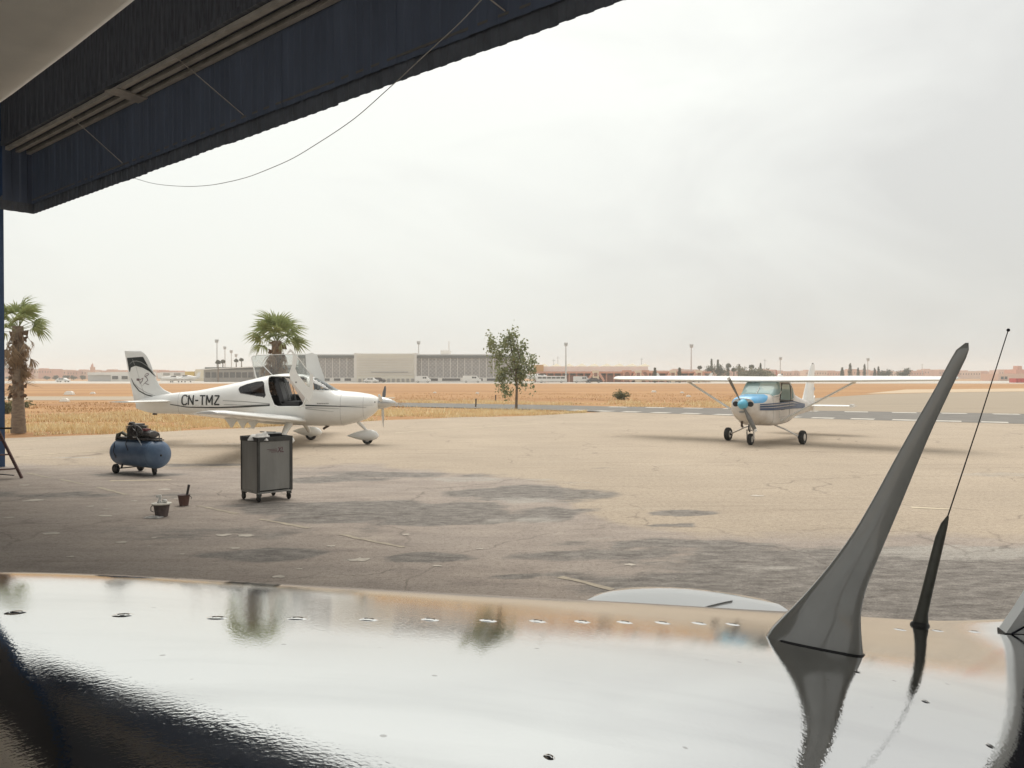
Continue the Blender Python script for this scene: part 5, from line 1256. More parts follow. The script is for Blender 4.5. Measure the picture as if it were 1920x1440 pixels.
def fan_frond(seed, stalk, blade_r, droop, dead=False):
    rnd = random.Random(seed); mb = MB()
    pts = [Vector((stalk * q, 0, -droop * 0.25 * stalk * q * q)) for q in (0, .35, .7, 1)]
    mb.tube(pts, [0.022, 0.016, 0.012, 0.009], 5)
    o_ = pts[-1]; nl = 21 if not dead else 11; span = R(215 if not dead else 75)
    for i in range(nl):
        a = -span / 2 + span * i / (nl - 1) + rnd.uniform(-.03, .03); ln = blade_r * (0.72 + 0.28 * math.cos(a * 0.8)) * rnd.uniform(.85, 1.08)
        dv = Vector((math.cos(a), math.sin(a), 0.12 * math.cos(i * 2.6))); sd = Vector((-math.sin(a), math.cos(a), 0))
        w_ = blade_r * 0.062 * (0.62 if dead else 1); prev = None
        for k_ in range(6):
            q = k_ / 5; dz = -droop * blade_r * (0.35 * q**2 + (0.75 * max(0, q - .55)**1.3 * 2 * rnd.uniform(.6, 1.3)))
            c_ = o_ + dv * ln * q * (1 - 0.12 * droop * q) + Vector((0, 0, dz)); ww = w_ * (0.25 + 1.3 * q if q < .5 else 1.8 * (1 - q) + 0.02)
            cur = (c_ - sd * ww, c_ + Vector((0, 0, -ww * 0.4)), c_ + sd * ww)
            if prev:
                mb.add(list(prev) + list(cur), [(0, 1, 4, 3), (1, 2, 5, 4)])
            prev = cur
    me = bpy.data.meshes.new('frond'); me.from_pydata([tuple(v) for v in mb.v], [], mb.f); me.update()
    me.materials.append(PALMD if dead else PALMG); return me
GREENF = [fan_frond(i, 0.75, 0.72, 0.55 + 0.15 * (i % 3)) for i in range(4)]
DEADF = [fan_frond(20 + i, 0.6, 0.62, 0.55 + 0.2 * i, True) for i in range(4)]
TRUNKM = mat('palm_trunk', (0.30, 0.24, 0.18), 0.9, rgb2=(0.16, 0.12, 0.09), vscale=7, stretch=(1, 1, 3), bump=0.6, bscale=20)
BOOTM = mat('palm_boots', (0.12, 0.075, 0.05), 0.9, rgb2=(0.22, 0.15, 0.10), vscale=8)
def palm(label, x_, y_, h, seed, skirt, sc_=1.0, ng=20, drop=1.0):
    rnd = random.Random(seed); t_ = thing('fan_palm', label, 'palm tree', (x_, y_, 0), rnd.uniform(0, 6), 'fan palms behind the apron')
    n = 26; mb = MB(); rings = []
    for i in range(n + 1):
        q = i / n; r_ = (0.24 - 0.07 * min(1, q * 3) + 0.012 * (i % 2)) * sc_
        rings.append([Vector((r_ * math.cos(a), r_ * math.sin(a), h * q)) for a in np.linspace(0, 2 * math.pi, 15)[:-1]])
    tr = mb.loft(rings).build('trunk', TRUNKM, t_, 60)
    for i in range(64):        # old leaf bases on the upper trunk
        z_ = h * rnd.uniform(0.34, 0.98); a = i * 2.4; d = Vector((math.cos(a), math.sin(a), 0)); b0 = d * 0.15 * sc_ + Vector((0, 0, z_))
        MB().loft([[b0 + d.cross(Vector((0, 0, 1))) * sx * 0.05 * sc_ for sx in (-1, 1)] + [b0 + Vector((0, 0, -.05)) + d.cross(Vector((0, 0, 1))) * sx * 0.05 * sc_ for sx in (1, -1)], [b0 + d * rnd.uniform(.08, .2) * sc_ + Vector((0, 0, rnd.uniform(-.16, .12))) + d.cross(Vector((0, 0, 1))) * sx * 0.02 for sx in (-1, 1)] + [b0 + d * 0.1 + Vector((0, 0, -0.08)) + d.cross(Vector((0, 0, 1))) * sx * 0.02 for sx in (1, -1)]]).build('leaf_base', BOOTM, tr)
    for i in range(ng):
        a = i * 2.39996 + rnd.uniform(-.2, .2); el = R(82 - 70 * (i / ng)**0.9 + rnd.uniform(-8, 8))
        o = obj('frond', GREENF[i % 4], None, t_, (0.06 * math.cos(a), 0.06 * math.sin(a), h + 0.10 - 0.35 * i / ng))
        o.rotation_euler = (rnd.uniform(-.7, .7), -el, a); s_ = 0.74 * sc_ * rnd.uniform(.85, 1.12); o.scale = (s_, s_, s_)
    for i in range(skirt):
        a = i * 2.39996 + 1; el = R(-30 - 52 * (i / skirt)**0.5 + rnd.uniform(-14, 8))
        o = obj('dead_frond', DEADF[i % 4], None, t_, (0.13 * math.cos(a), 0.13 * math.sin(a), h - 0.15 - drop * (i / skirt) * rnd.uniform(.5, 1.2)))
        o.rotation_euler = (rnd.uniform(-.9, .9), -el, a); s_ = 0.85 * sc_ * rnd.uniform(.6, 1.25); o.scale = (s_, s_, s_)
    return t_
p = G(34, 812); palm('fan palm with a shaggy dead skirt and bare trunk beside the blue wall', p.x, p.y, 3.75, 3, 40, 1.0, 20, 1.1)
p = P(519, 705, 34); palm('fan palm standing behind the white low-wing airplane', p.x, 34, 3.5, 8, 26, 1.2, 24, 1.0)

BARK = mat('tree_bark', (0.20, 0.15, 0.11), 0.9, var=0.3, vscale=8)
LEAFA = leaf_mat('pepper_tree_leaf', (0.13, 0.155, 0.07), (0.28, 0.31, 0.155), 1.2)
p = G(968, 767)
tree = thing('small_tree', 'slender green tree with drooping leaves standing alone by the road', 'tree', (p.x, p.y, 0))
lim = [((0, 0, 0), (0.03, 0, 1.3), (-0.03, 0, 2.4), (-0.3, 0, 3.6), (-0.45, 0, 4.7)), ((0, 0, 1.6), (0.3, 0.1, 2.4), (0.55, 0.1, 3.2)), ((0, 0, 1.9), (-0.6, 0, 2.8), (-1.3, 0.1, 3.9), (-1.75, 0, 4.2)), ((0, 0, 2.2), (0.2, -0.3, 3.2), (-0.1, -0.2, 4.3)), ((0, 0, 1.7), (-0.5, 0.3, 2.2), (-0.8, 0.2, 2.6)), ((0.1, 0, 2.0), (0.7, 0, 2.6), (1.0, 0, 2.5))]
MB().tube(lim[0], [0.085, 0.07, 0.055, 0.03, 0.012], 8).build('trunk', BARK, tree, 60)
for l_ in lim[1:]: MB().tube(l_, list(np.linspace(0.04, 0.012, len(l_))), 6).build('limb', BARK, tree, 60)
pts = []
for cx_, cz_, rx_, rz_, n_ in ((-0.35, 4.55, 0.35, 0.45, 260), (-0.55, 4.0, 0.5, 0.5, 420), (-1.5, 4.05, 0.42, 0.35, 260), (-1.1, 3.55, 0.5, 0.45, 300), (0.15, 3.6, 0.5, 0.55, 380), (-0.3, 3.0, 0.85, 0.6, 800), (0.55, 2.75, 0.7, 0.6, 620), (-0.75, 2.35, 0.5, 0.6, 520), (0.95, 2.3, 0.45, 0.5, 380), (0.25, 2.1, 0.7, 0.5, 480), (-0.75, 1.5, 0.35, 0.55, 260), (-0.6, 1.0, 0.22, 0.35, 100), (0.35, 1.5, 0.3, 0.4, 110), (-0.1, 1.75, 0.35, 0.4, 160)):
    n_ = int(n_ * 0.75); nc = max(3, n_ // 26)
    for k_ in range(nc):           # hanging sprays
        c_ = np.array([cx_, 0, cz_]) + rng.normal(size=3) * np.array([rx_, rx_ * 0.8, rz_]) * 0.55
        m_ = n_ // nc; q = rng.normal(size=(m_, 3)) * np.array([0.10, 0.10, 0.19]); pts.append(c_ + q)
leafmesh('crown', np.concatenate(pts), None, 0.16, LEAFA, tree)

def bush(label, px, py, w, h, n, m, size=0.14):
    p = G(px, py); t_ = thing('bush', label, 'bush', (p.x, p.y, 0)); pts = []
    for i in range(9):
        a = rng.random() * 6.28; r_ = w * 0.5 * rng.random()**0.6; tip = Vector((r_ * math.cos(a), r_ * math.sin(a), h * (1 - 0.5 * (r_ / (w * .5))**2) * (0.7 + 0.3 * rng.random())))
        MB().tube([(0, 0, 0), tip * 0.5 + Vector((0, 0, 0.05)), tip], [0.015, 0.01, 0.005], 5).build('stem', BARK, t_)
        q = rng.random((n // 9, 1)); pts.append(np.array(tip) * (0.3 + 0.7 * q) + rng.normal(size=(n // 9, 3)) * 0.14 * np.array([1, 1, .8]))
    pts = np.concatenate(pts); pts[:, 2] = np.maximum(pts[:, 2], 0.06)
    leafmesh('foliage', pts, None, size, m, t_)
BUSHG = leaf_mat('bush_green', (0.075, 0.085, 0.03), (0.14, 0.14, 0.06), 1.5)
bush('round green bush alone in the brown field', 1167, 749, 1.5, 0.8, 900, BUSHG)
bush('low dark bush at the foot of the left palm', 12, 775, 0.9, 0.75, 500, BUSHG)
bush('tiny green shrub just right of the left palm trunk', 48, 764, 0.55, 0.45, 160, BUSHG)

# dry grass along the edge of the apron
def in_band(px0, px1, lo_f, hi_f, n, hmin, hmax, zoff=0.0):
    px = px0 + (px1 - px0) * rng.random(n); a, b_ = lo_f(px), hi_f(px)
    da, db = F * CAMZ / (a - HOR), F * CAMZ / (b_ - HOR)
    d = da + (db - da) * rng.random(n) ** 1.15
    return np.stack([(px - 960) / F * d, d], 1)
def grass(name, label, xy, hmin, hmax, m, thr=0.42, sc_=0.35):
    k_ = fbm(xy[:, 0] * sc_ + 50, xy[:, 1] * sc_ * 1.5 + 50, 4, 77); xy = xy[k_ > thr]; n = len(xy)
    h = hmin + (hmax - hmin) * rng.random(n)**1.6 * np.clip((fbm(xy[:, 0] * .5 + 9, xy[:, 1] * .5, 3, 5) - .25) * 2, .3, 1.2)
    a = rng.random(n) * 6.283; w = 0.010 + 0.02 * rng.random(n); ln = rng.normal(size=(n, 2)) * 0.35 * h[:, None]
    c_, s_ = np.cos(a) * w, np.sin(a) * w; z = np.zeros(n) - 0.03
    v = np.stack([np.stack([xy[:, 0] - c_, xy[:, 1] - s_, z], 1), np.stack([xy[:, 0] + c_, xy[:, 1] + s_, z], 1), np.stack([xy[:, 0] + ln[:, 0], xy[:, 1] + ln[:, 1], h], 1)], 1).reshape(-1, 3)
    me = bpy.data.meshes.new(name); me.from_pydata(v.tolist(), [], np.arange(3 * n).reshape(-1, 3).tolist()); me.update()
    return tag(obj(name, me, m), label, 'grass', kind='stuff')
STRAW = mat('straw', (0.88, 0.78, 0.50), 0.9, rgb2=(0.76, 0.58, 0.31), vscale=0.6, detail=4)
STRAW2 = mat('brown_straw', (0.58, 0.36, 0.16), 0.9, rgb2=(0.40, 0.22, 0.09), vscale=0.5, detail=4)
ed_f = lambda px: np.interp(px, [-60, 0, 110, 250, 430, 560, 700, 850, 1000, 1090], [822, 821, 817, 811, 803, 796, 788, 782, 778, 774])
xy = np.concatenate([in_band(-60, 760, ed_f, lambda q: np.interp(q, [-60, 300, 760], [775, 772, 768]), 30000, 0, 0), in_band(700, 1400, lambda q: np.interp(q, [700, 1000, 1140, 1400], [754.5, 758.5, 761.5, 764]), lambda q: np.interp(q, [700, 1000, 1400], [750.5, 752, 754]), 12000, 0, 0), in_band(560, 1100, ed_f, lambda q: np.interp(q, [560, 740, 1000, 1140], [757, 763.5, 769, 774]), 15000, 0, 0)])
grass('dry_grass', 'tall straw yellow grass along the far edge of the apron', xy, 0.05, 0.36, STRAW, 0.48)
xy = np.concatenate([in_band(-60, 760, lambda q: np.interp(q, [-60, 760], [800, 775]), lambda q: q * 0 + 754, 14000, 0, 0), in_band(740, 1480, lambda q: np.interp(q, [740, 1000, 1140, 1300, 1480], [753, 757, 760, 759, 752]), lambda q: q * 0 + 737, 9000, 0, 0)])
grass('brown_weeds', 'short dry brown weeds across the field', xy, 0.04, 0.17, STRAW2, 0.46)

# ================================================================== FAR SIDE OF THE AIRFIELD
def base_z(d): return 0.0
def far_box(mb, px0, px1, py0, py1, d, dep, y_off=0.0):
    """box given by its picture outline at distance d, local to x=0"""
    a, b_ = P(px0, py0, d), P(px1, py1, d)
    return mb.box(((a.x + b_.x) / 2, d + dep / 2 + y_off, (a.z + b_.z) / 2), (b_.x - a.x, dep, a.z - b_.z))
def gy(d): return HOR + F * CAMZ / d
def at_origin(t_, o):   # children built in world coordinates under a thing with a location
    o.matrix_parent_inverse = Matrix.Translation(-Vector(t_.location))
    return o
def part(t_, name, mb, m, parent=None, smooth_=None):
    mb.v = [tuple(Vector(v) - Vector(t_.location)) for v in mb.v]
    return mb.build(name, m, parent or t_, smooth_)
# ---- terminal with patterned facade
d = 255.0; g0 = gy(d)
c = P(765, g0, d); term = thing('terminal', 'long pale terminal with patterned grey facade and cream middle block', 'building', (c.x, c.y, 0))
def pattern_mat(name, a, b_, scale):
    m = bpy.data.materials.new(name); m.use_nodes = True; t_ = m.node_tree; pb = t_.nodes['Principled BSDF']; pb.inputs['Roughness'].default_value = 0.8
    tc_ = t_.nodes.new('ShaderNodeTexCoord'); sp_ = t_.nodes.new('ShaderNodeSeparateXYZ'); t_.links.new(tc_.outputs['Object'], sp_.inputs[0])
    def tri(s1, s2, off):
        ad = t_.nodes.new('ShaderNodeMath'); ad.operation = 'MULTIPLY_ADD'; ad.inputs[1].default_value = s2
        t_.links.new(sp_.outputs['Z'], ad.inputs[0]); t_.links.new(sp_.outputs['X'], ad.inputs[2])
        w_ = t_.nodes.new('ShaderNodeMath'); w_.operation = 'PINGPONG'; w_.inputs[1].default_value = s1; t_.links.new(ad.outputs[0], w_.inputs[0])
        r_ = t_.nodes.new('ShaderNodeMapRange'); r_.inputs['From Min'].default_value = s1 * .15; r_.inputs['From Max'].default_value = s1 * .85; t_.links.new(w_.outputs[0], r_.inputs['Value']); return r_.outputs[0]
    u_, w2 = tri(scale, 1.0, 0), tri(scale, -1.0, 0)
    ml = t_.nodes.new('ShaderNodeMath'); ml.operation = 'MULTIPLY'; t_.links.new(u_, ml.inputs[0]); t_.links.new(w2, ml.inputs[1])
    n = t_.nodes.new('ShaderNodeTexNoise'); n.inputs['Scale'].default_value = 0.9; n.inputs['Detail'].default_value = 6; t_.links.new(tc_.outputs['Object'], n.inputs['Vector'])
    m2 = t_.nodes.new('ShaderNodeMath'); m2.operation = 'ADD'; t_.links.new(ml.outputs[0], m2.inputs[0]); t_.links.new(n.outputs['Fac'], m2.inputs[1])
    m3 = t_.nodes.new('ShaderNodeMapRange'); m3.inputs['From Min'].default_value = .35; m3.inputs['From Max'].default_value = 1.15; t_.links.new(m2.outputs[0], m3.inputs['Value'])
    mx_ = t_.nodes.new('ShaderNodeMix'); mx_.data_type = 'RGBA'; mx_.inputs[6].default_value = (*a, 1); mx_.inputs[7].default_value = (*b_, 1)
    t_.links.new(m3.outputs[0], mx_.inputs[0]); t_.links.new(mx_.outputs[2], pb.inputs['Base Color']); return m
FACP = pattern_mat('lattice_facade', (0.27, 0.255, 0.245), (0.42, 0.40, 0.38), 0.6)
CREAMF = mat('cream_louvre', (0.74, 0.70, 0.60), 0.7, rgb2=(0.64, 0.60, 0.51), vscale=1.2, stretch=(0.2, 1, 4))
DBAND = mat('dark_roof_band', (0.13, 0.14, 0.135), 0.6); PALEW = mat('pale_wall', (0.76, 0.73, 0.68), 0.8, var=0.1, vscale=0.4)
DGLASS = mat('dark_far_glass', (0.075, 0.08, 0.08), 0.25); GREYF = mat('grey_wall', (0.36, 0.34, 0.31), 0.8, var=0.2, vscale=0.5)
for a_, b_ in ((560, 664), (781, 965)):
    body = part(term, 'patterned_wall', far_box(MB(), a_, b_, 671, 708, d, 20), FACP)
    for px in np.arange(a_ + 9, b_, 13.5): part(term, 'mullion', far_box(MB(), px, px + 0.9, 671, 708, d - 0.25, 0.3), PALEW, body)
    part(term, 'roof_band', far_box(MB(), a_ - 1, b_ + 1, 666.2, 671.2, d - 0.6, 21), DBAND)
    part(term, 'ground_floor', far_box(MB(), a_, b_, 708, g0, d - 1.0, 20), PALEW)
    px = a_ + 6
    while px < b_ - 12:
        part(term, 'window', far_box(MB(), px, px + (34 if b_ > 900 else 12), 709.5, 714, d - 1.06, 0.4), DGLASS); px += 42 if b_ > 900 else 20
part(term, 'middle_block', far_box(MB(), 669, 775, 663.5, g0, d - 2, 24), CREAMF)
for px in np.linspace(671, 773, 23): part(term, 'parapet_post', far_box(MB(), px - .7, px + .7, 661.8, 668, d - 2.3, 0.3), PALEW)
for py in np.linspace(671, 702, 11): part(term, 'louvre', far_box(MB(), 670, 774, py, py + 1.2, d - 2.25, 0.3), PALEW)
part(term, 'louvre_grey_strip', far_box(MB(), 696, 765, 697, 698.4, d - 2.4, 0.2), GREYF)  # plain grey strip laid across the louvres
for px in np.arange(672, 772, 9): part(term, 'service_door', far_box(MB(), px, px + 5, 710, g0, d - 2.2, 0.3), GREYF)
for a_, b_ in ((664, 669), (775, 781)): part(term, 'side_pier', far_box(MB(), a_, b_, 662, g0, d - 1.4, 20), PALEW)
part(term, 'roof_deck', far_box(MB(), 558, 967, 664.2, 666.2, d + 1.5, 19), PALEW)
part(term, 'roof_plant', far_box(MB(), 826, 842, 657, 664, d + 10, 8), PALEW)
part(term, 'antenna_mast', far_box(MB(), 841, 842.6, 640, 664, d + 8, 0.4), PALEW)
# ---- glazed wing left of it, behind the tail of the white airplane
d = 275.0; g0 = gy(d); c = P(440, g0, d); wgb = thing('glazed_wing', 'low grey glazed building between the airplane tail and the middle palm', 'building', (c.x, c.y, 0))
part(wgb, 'wall', far_box(MB(), 382, 560, 693, g0, d, 15), GREYF)
mb = MB(); q0, q1 = P(378, 692, d), P(562, 683, d)
mb.add([(q0.x, d - 1, q0.z - .3), (q1.x, d - 1, q1.z - .3), (q1.x, d + 16, q1.z - .3), (q0.x, d + 16, q0.z - .3), (q0.x, d - 1, q0.z), (q1.x, d - 1, q1.z), (q1.x, d + 16, q1.z), (q0.x, d + 16, q0.z)], [(0, 3, 2, 1), (4, 5, 6, 7), (0, 1, 5, 4), (2, 3, 7, 6), (0, 4, 7, 3), (1, 2, 6, 5)])
part(wgb, 'roof', mb, PALEW)
part(wgb, 'upper_wall', far_box(MB(), 384, 558, 688.5, 694, d + 0.4, 14), DBAND)
for px in np.arange(385, 555, 11.5): part(wgb, 'window', far_box(MB(), px, px + 9, 698, 708, d - 0.15, 0.4), DGLASS)
# ---- concourse in pink plaster, arches and stair towers
PINK = mat('pink_plaster', (0.62, 0.31, 0.21), 0.85, var=0.12, vscale=0.4); PINK_SHADE = mat('shaded_pink_plaster', (0.28, 0.13, 0.09), 0.85, var=0.2, vscale=0.6); CREAM = mat('cream_plaster', (0.72, 0.58, 0.42), 0.85)  # dark copy of the pink paints shade under the slab and in openings
d = 262.0; g0 = gy(d); c = P(1165, g0, d); con = thing('concourse', 'long pink concourse with arches and stair towers under a white tented roof', 'building', (c.x, c.y, 0))
part(con, 'upper_hall', far_box(MB(), 1018, 1215, 687, 697, d + 12, 25), PALEW)
for i, px in enumerate(np.linspace(1020, 1210, 9)):
    mb = MB(); w_ = 9.5; a, b_, t_ = P(px - w_, 687, d + 12), P(px + w_, 687, d + 12), P(px, 681.5, d + 18)
    mb.add([a, b_, (b_.x, d + 24, b_.z), (a.x, d + 24, a.z), t_], [(0, 1, 4), (1, 2, 4), (2, 3, 4), (3, 0, 4), (0, 3, 2, 1)])
    part(con, 'roof_tent', mb, mat('tan_tent', (0.50, 0.44, 0.32), 0.8))
part(con, 'ochre_end', far_box(MB(), 1004, 1019, 684, 697, d + 11, 20), mat('ochre_wall', (0.55, 0.38, 0.16), 0.85))
part(con, 'lower_wall', far_box(MB(), 1004, 1332, 703.5, g0, d, 12), PINK_SHADE)
part(con, 'gallery_wall', far_box(MB(), 1004, 1332, 700, 704, d + 3, 9), GREYF)
part(con, 'roof_slab', far_box(MB(), 1000, 1334, 696.5, 700, d - 1.5, 14), PINK)
for px in np.arange(1010, 1330, 14): part(con, 'pier', far_box(MB(), px, px + 2.6, 700, g0, d - 0.6, 0.8), PINK)
for px in (1117, 1197, 1262, 1311):
    tw = part(con, 'stair_tower', far_box(MB(), px - 6, px + 6, 694.5, g0, d - 2.5, 3), CREAM)
    part(con, 'opening', far_box(MB(), px - 3, px + 3, 699, 705.5, d - 2.65, 0.4), PINK_SHADE, tw)
    for sg in (-1, 1):
        a = P(px + sg * 6, 700, d - 2); b_ = P(px + sg * 16, g0 - 1, d - 2); part(con, 'stair', MB().bar(a, b_, 1.2, 0.7), PINK, tw)
for px in (1176, 1209):
    w_ = part(con, 'arch_wall', far_box(MB(), px - 8, px + 8, 694, g0, d - 1.8, 2.0), PINK)
    pts = [(px - 5, g0), (px + 5, g0)] + [(px + 5 * math.cos(a), 703 - 5.5 * math.sin(a)) for a in np.linspace(0, math.pi, 9)]
    part(con, 'arch_opening', MB().plate(pts, [], lambda u, v_: (P(u, v_, d - 1.95), Vector((0, 1, 0))), 0.25), PINK_SHADE, w_)
# ---- white cargo shed on the left
d = 300.0; g0 = gy(d); c = P(205, g0, d); shed = thing('cargo_shed', 'pale flat-roofed shed left of the white airplane tail', 'building', (c.x, c.y, 0))
part(shed, 'wall', far_box(MB(), 165, 208, 701, g0, d, 14), mat('shed_grey', (0.52, 0.51, 0.49), 0.8)); part(shed, 'roof', far_box(MB(), 164, 209, 698, 703, d - 0.8, 15), PALEW); part(shed, 'annex', far_box(MB(), 208, 262, 697.5, g0, d - 1, 14), PALEW)
for px in (210, 228, 243): part(shed, 'window', far_box(MB(), px, px + 11, 705, 711, d - 1.15, 0.3), DGLASS)
d = 320.0; yb = thing('yellow_building', 'small yellow and cream building behind the airplane tail', 'building', (P(350, 712, d).x, d, 0))
part(yb, 'wall', far_box(MB(), 300, 382, 698, gy(d), d, 12), PALEW); part(yb, 'yellow_block', far_box(MB(), 347, 364, 696.5, 705.5, d - 0.6, 6), mat('yellow_wall', (0.62, 0.42, 0.10), 0.8)); part(yb, 'cream_block', far_box(MB(), 366, 382, 692.5, gy(d), d - 0.4, 10), mat('cream_wall', (0.7, 0.62, 0.46), 0.8))
for px in (306, 326): part(yb, 'window', far_box(MB(), px, px + 12, 699.5, 704, d - 0.2, 0.4), GREYF)
# ---- rows of pink houses along the horizon
HM = [mat('house_pink_%d' % i, q, 0.9, var=0.15, vscale=0.15) for i, q in enumerate(((0.64, 0.37, 0.28), (0.70, 0.46, 0.35), (0.58, 0.36, 0.28), (0.74, 0.56, 0.45)))]
hw = mat('house_window', (0.22, 0.14, 0.11), 0.7)
def house(px0, px1, pyt, d, i, label, grp):
    g_ = gy(d); c = P((px0 + px1) / 2, g_, d); t_ = thing('house', label, 'house', (c.x, c.y, 0), 0, grp)
    part(t_, 'wall', far_box(MB(), px0, px1, pyt, g_, d, 12), HM[i % 4])
    part(t_, 'parapet', far_box(MB(), px0 + 1, px0 + (px1 - px0) * 0.4, pyt - 1.3, pyt, d + 2, 6), HM[(i + 1) % 4])
    px = px0 + 2.0
    while px < px1 - 2.5:
        part(t_, 'window', far_box(MB(), px, px + 1.5, pyt + 4, pyt + 7, d - 0.1, 0.3), hw); px += 5
ORD = ['first', 'second', 'third', 'fourth', 'fifth', 'sixth', 'seventh', 'eighth', 'ninth', 'tenth', 'eleventh', 'twelfth', 'thirteenth', 'fourteenth', 'fifteenth', 'sixteenth', 'seventeenth', 'eighteenth', 'nineteenth', 'twentieth']
i = 0
def house_row(px, end, wa, wb, ya, yb_, dd, label, grp, step):
    global i
    k_ = 0
    while px < end:
        w_ = random.uniform(wa, wb); house(px, px + w_, random.uniform(ya, yb_), dd + random.uniform(-40, 40), i, label % ORD[k_], grp); px += w_ * step; i += 1; k_ += 1
house_row(-30, 170, 20, 34, 691.5, 695.5, 570, '%s low pink house from the left in the hazy row on the left horizon', 'pink houses along the left horizon', 0.97)
house_row(170, 300, 24, 40, 692, 695.5, 590, '%s pink house right of the minaret on the left horizon', 'pink houses right of the minaret', 0.97)
house_row(1335, 1660, 22, 44, 691.5, 697, 610, '%s low pink house right of the concourse along the right horizon', 'pink houses along the right horizon', 0.97)
house_row(1660, 2000, 24, 44, 691.5, 697, 610, '%s low pink house from the dark cypresses towards the right edge', 'pink houses at the right edge', 0.97)
house_row(990, 1335, 40, 60, 692, 695, 640, '%s pink house from the left showing behind the tented concourse roof', 'pink houses behind the concourse', 1.15)
d = 520.0; c = P(172, gy(d), d); mi = thing('minaret', 'slim pink minaret rising above the left horizon houses', 'tower', (c.x, c.y, 0))
part(mi, 'shaft', far_box(MB(), 169, 175.5, 688, gy(d), d, 2.2), HM[1]); part(mi, 'lantern', far_box(MB(), 170.7, 173.8, 683.5, 688, d + 0.5, 1.1), HM[0]); q = P(172.2, 683.5, d)
part(mi, 'spire', MB().lathe([(0.35, 0), (0.25, 0.4), (0.03, 1.3)], 10, (q.x, d + 1, q.z)), HM[2])
d = 330.0; c = P(1905, gy(d), d); pb_ = thing('pink_building', 'pink two storey building with windows at the right edge', 'building', (c.x, c.y, 0))
part(pb_, 'wall', far_box(MB(), 1871, 1990, 700.5, gy(d), d, 12), HM[1]); part(pb_, 'upper_storey', far_box(MB(), 1905, 1960, 693, 701, d + 2, 8), HM[0]); part(pb_, 'turret', far_box(MB(), 1908, 1916, 686, 693, d + 3, 3), HM[0])
for px in (1877, 1884): part(pb_, 'window', far_box(MB(), px, px + 5, 709.2 if False else 706, 711, d - 0.15, 0.3), DGLASS)
d = 240.0; c = P(1915, gy(d), d); rb = thing('red_container', 'small red container at the right edge of the field', 'container', (c.x, c.y, 0))
part(rb, 'box', far_box(MB(), 1904, 1926, gy(d) - 8, gy(d), d, 3), mat('bright_red', (0.50, 0.05, 0.04), 0.5)); 
for px in (1907, 1914, 1921): part(rb, 'rib', far_box(MB(), px, px + .8, gy(d) - 7.6, gy(d), d - 0.06, 0.1), mat('dark_red', (0.3, 0.03, 0.03), 0.5))

# ---- floodlight masts
MAST = mat('mast_grey', (0.50, 0.50, 0.48), 0.6)
def mast(px, pyt, d, label, hw_=7, hh=7, grp='floodlight masts'):
    g_ = gy(d); c = P(px, g_, d); t_ = thing('floodlight_mast', label, 'mast', (c.x, c.y, 0), 0, grp); top = P(px, pyt, d).z
    MB().tube([(0, 0, 0), (0, 0, top)], [0.28, 0.14], 8).build('pole', MAST, t_)
    w_ = hw_ / F * d / 2; h_ = hh / F * d
    MB().box((0, 0, top - h_ / 2), (w_ * 2, 0.35, h_ * 0.12)).box((0, 0, top - h_ * 0.95), (w_ * 1.4, 0.35, h_ * 0.1)).build('crossbar', MAST, t_)
    for r_ in range(3):
        for k_ in range(3):
            MB().box((w_ * (k_ - 1) * 0.68 * (1 - .12 * r_), -0.25, top - h_ * (0.1 + 0.36 * r_)), (w_ * 0.55, 0.4, h_ * 0.28), Matrix.Rotation(R(-20), 3, 'X')).build('lamp', MAST, t_)
for px, pyt, d, lb in ((785, 640, 300, 'floodlight mast rising behind the terminal middle block'), (1061, 643, 245, 'tall floodlight mast at the left end of the concourse'), (1296, 646, 270, 'tall floodlight mast at the right end of the concourse'), (1463, 670, 380, 'floodlight mast above the right airplane tail'), (1627, 672, 380, 'floodlight mast rising left of the blade antenna'),
                       (407, 637, 300, 'tallest floodlight mast of the row behind the airplane tail'), (422, 650, 350, 'second floodlight mast of the row behind the tail'), (434, 657, 410, 'third floodlight mast of the row behind the tail'), (443, 664, 470, 'last and smallest floodlight mast of the row behind the tail')):
    mast(px, pyt, d, lb, 7 if d < 320 else 5.5, 6 if d < 320 else 5)
for px, pyt, d, lb in ((1046, 668, 300, 'thin dark pole left of the concourse mast'), (1038, 673, 300, 'shorter thin pole by the concourse end'), (1203, 671, 320, 'faint thin pole above the concourse arches'), (1434, 673, 330, 'thin pole among the far trees'), (1729, 682, 420, 'faint thin pole above the right horizon houses')):
    c = P(px, gy(d), d); t_ = thing('pole', lb, 'pole', (c.x, c.y, 0)); top = P(px, pyt, d).z
    MB().tube([(0, 0, 0), (0, 0, top)], [0.18, 0.10], 6).build('shaft', MAST, t_); MB().box((0, 0, top * 0.93), (1.2, 0.12, 0.15)).build('crossarm', MAST, t_)

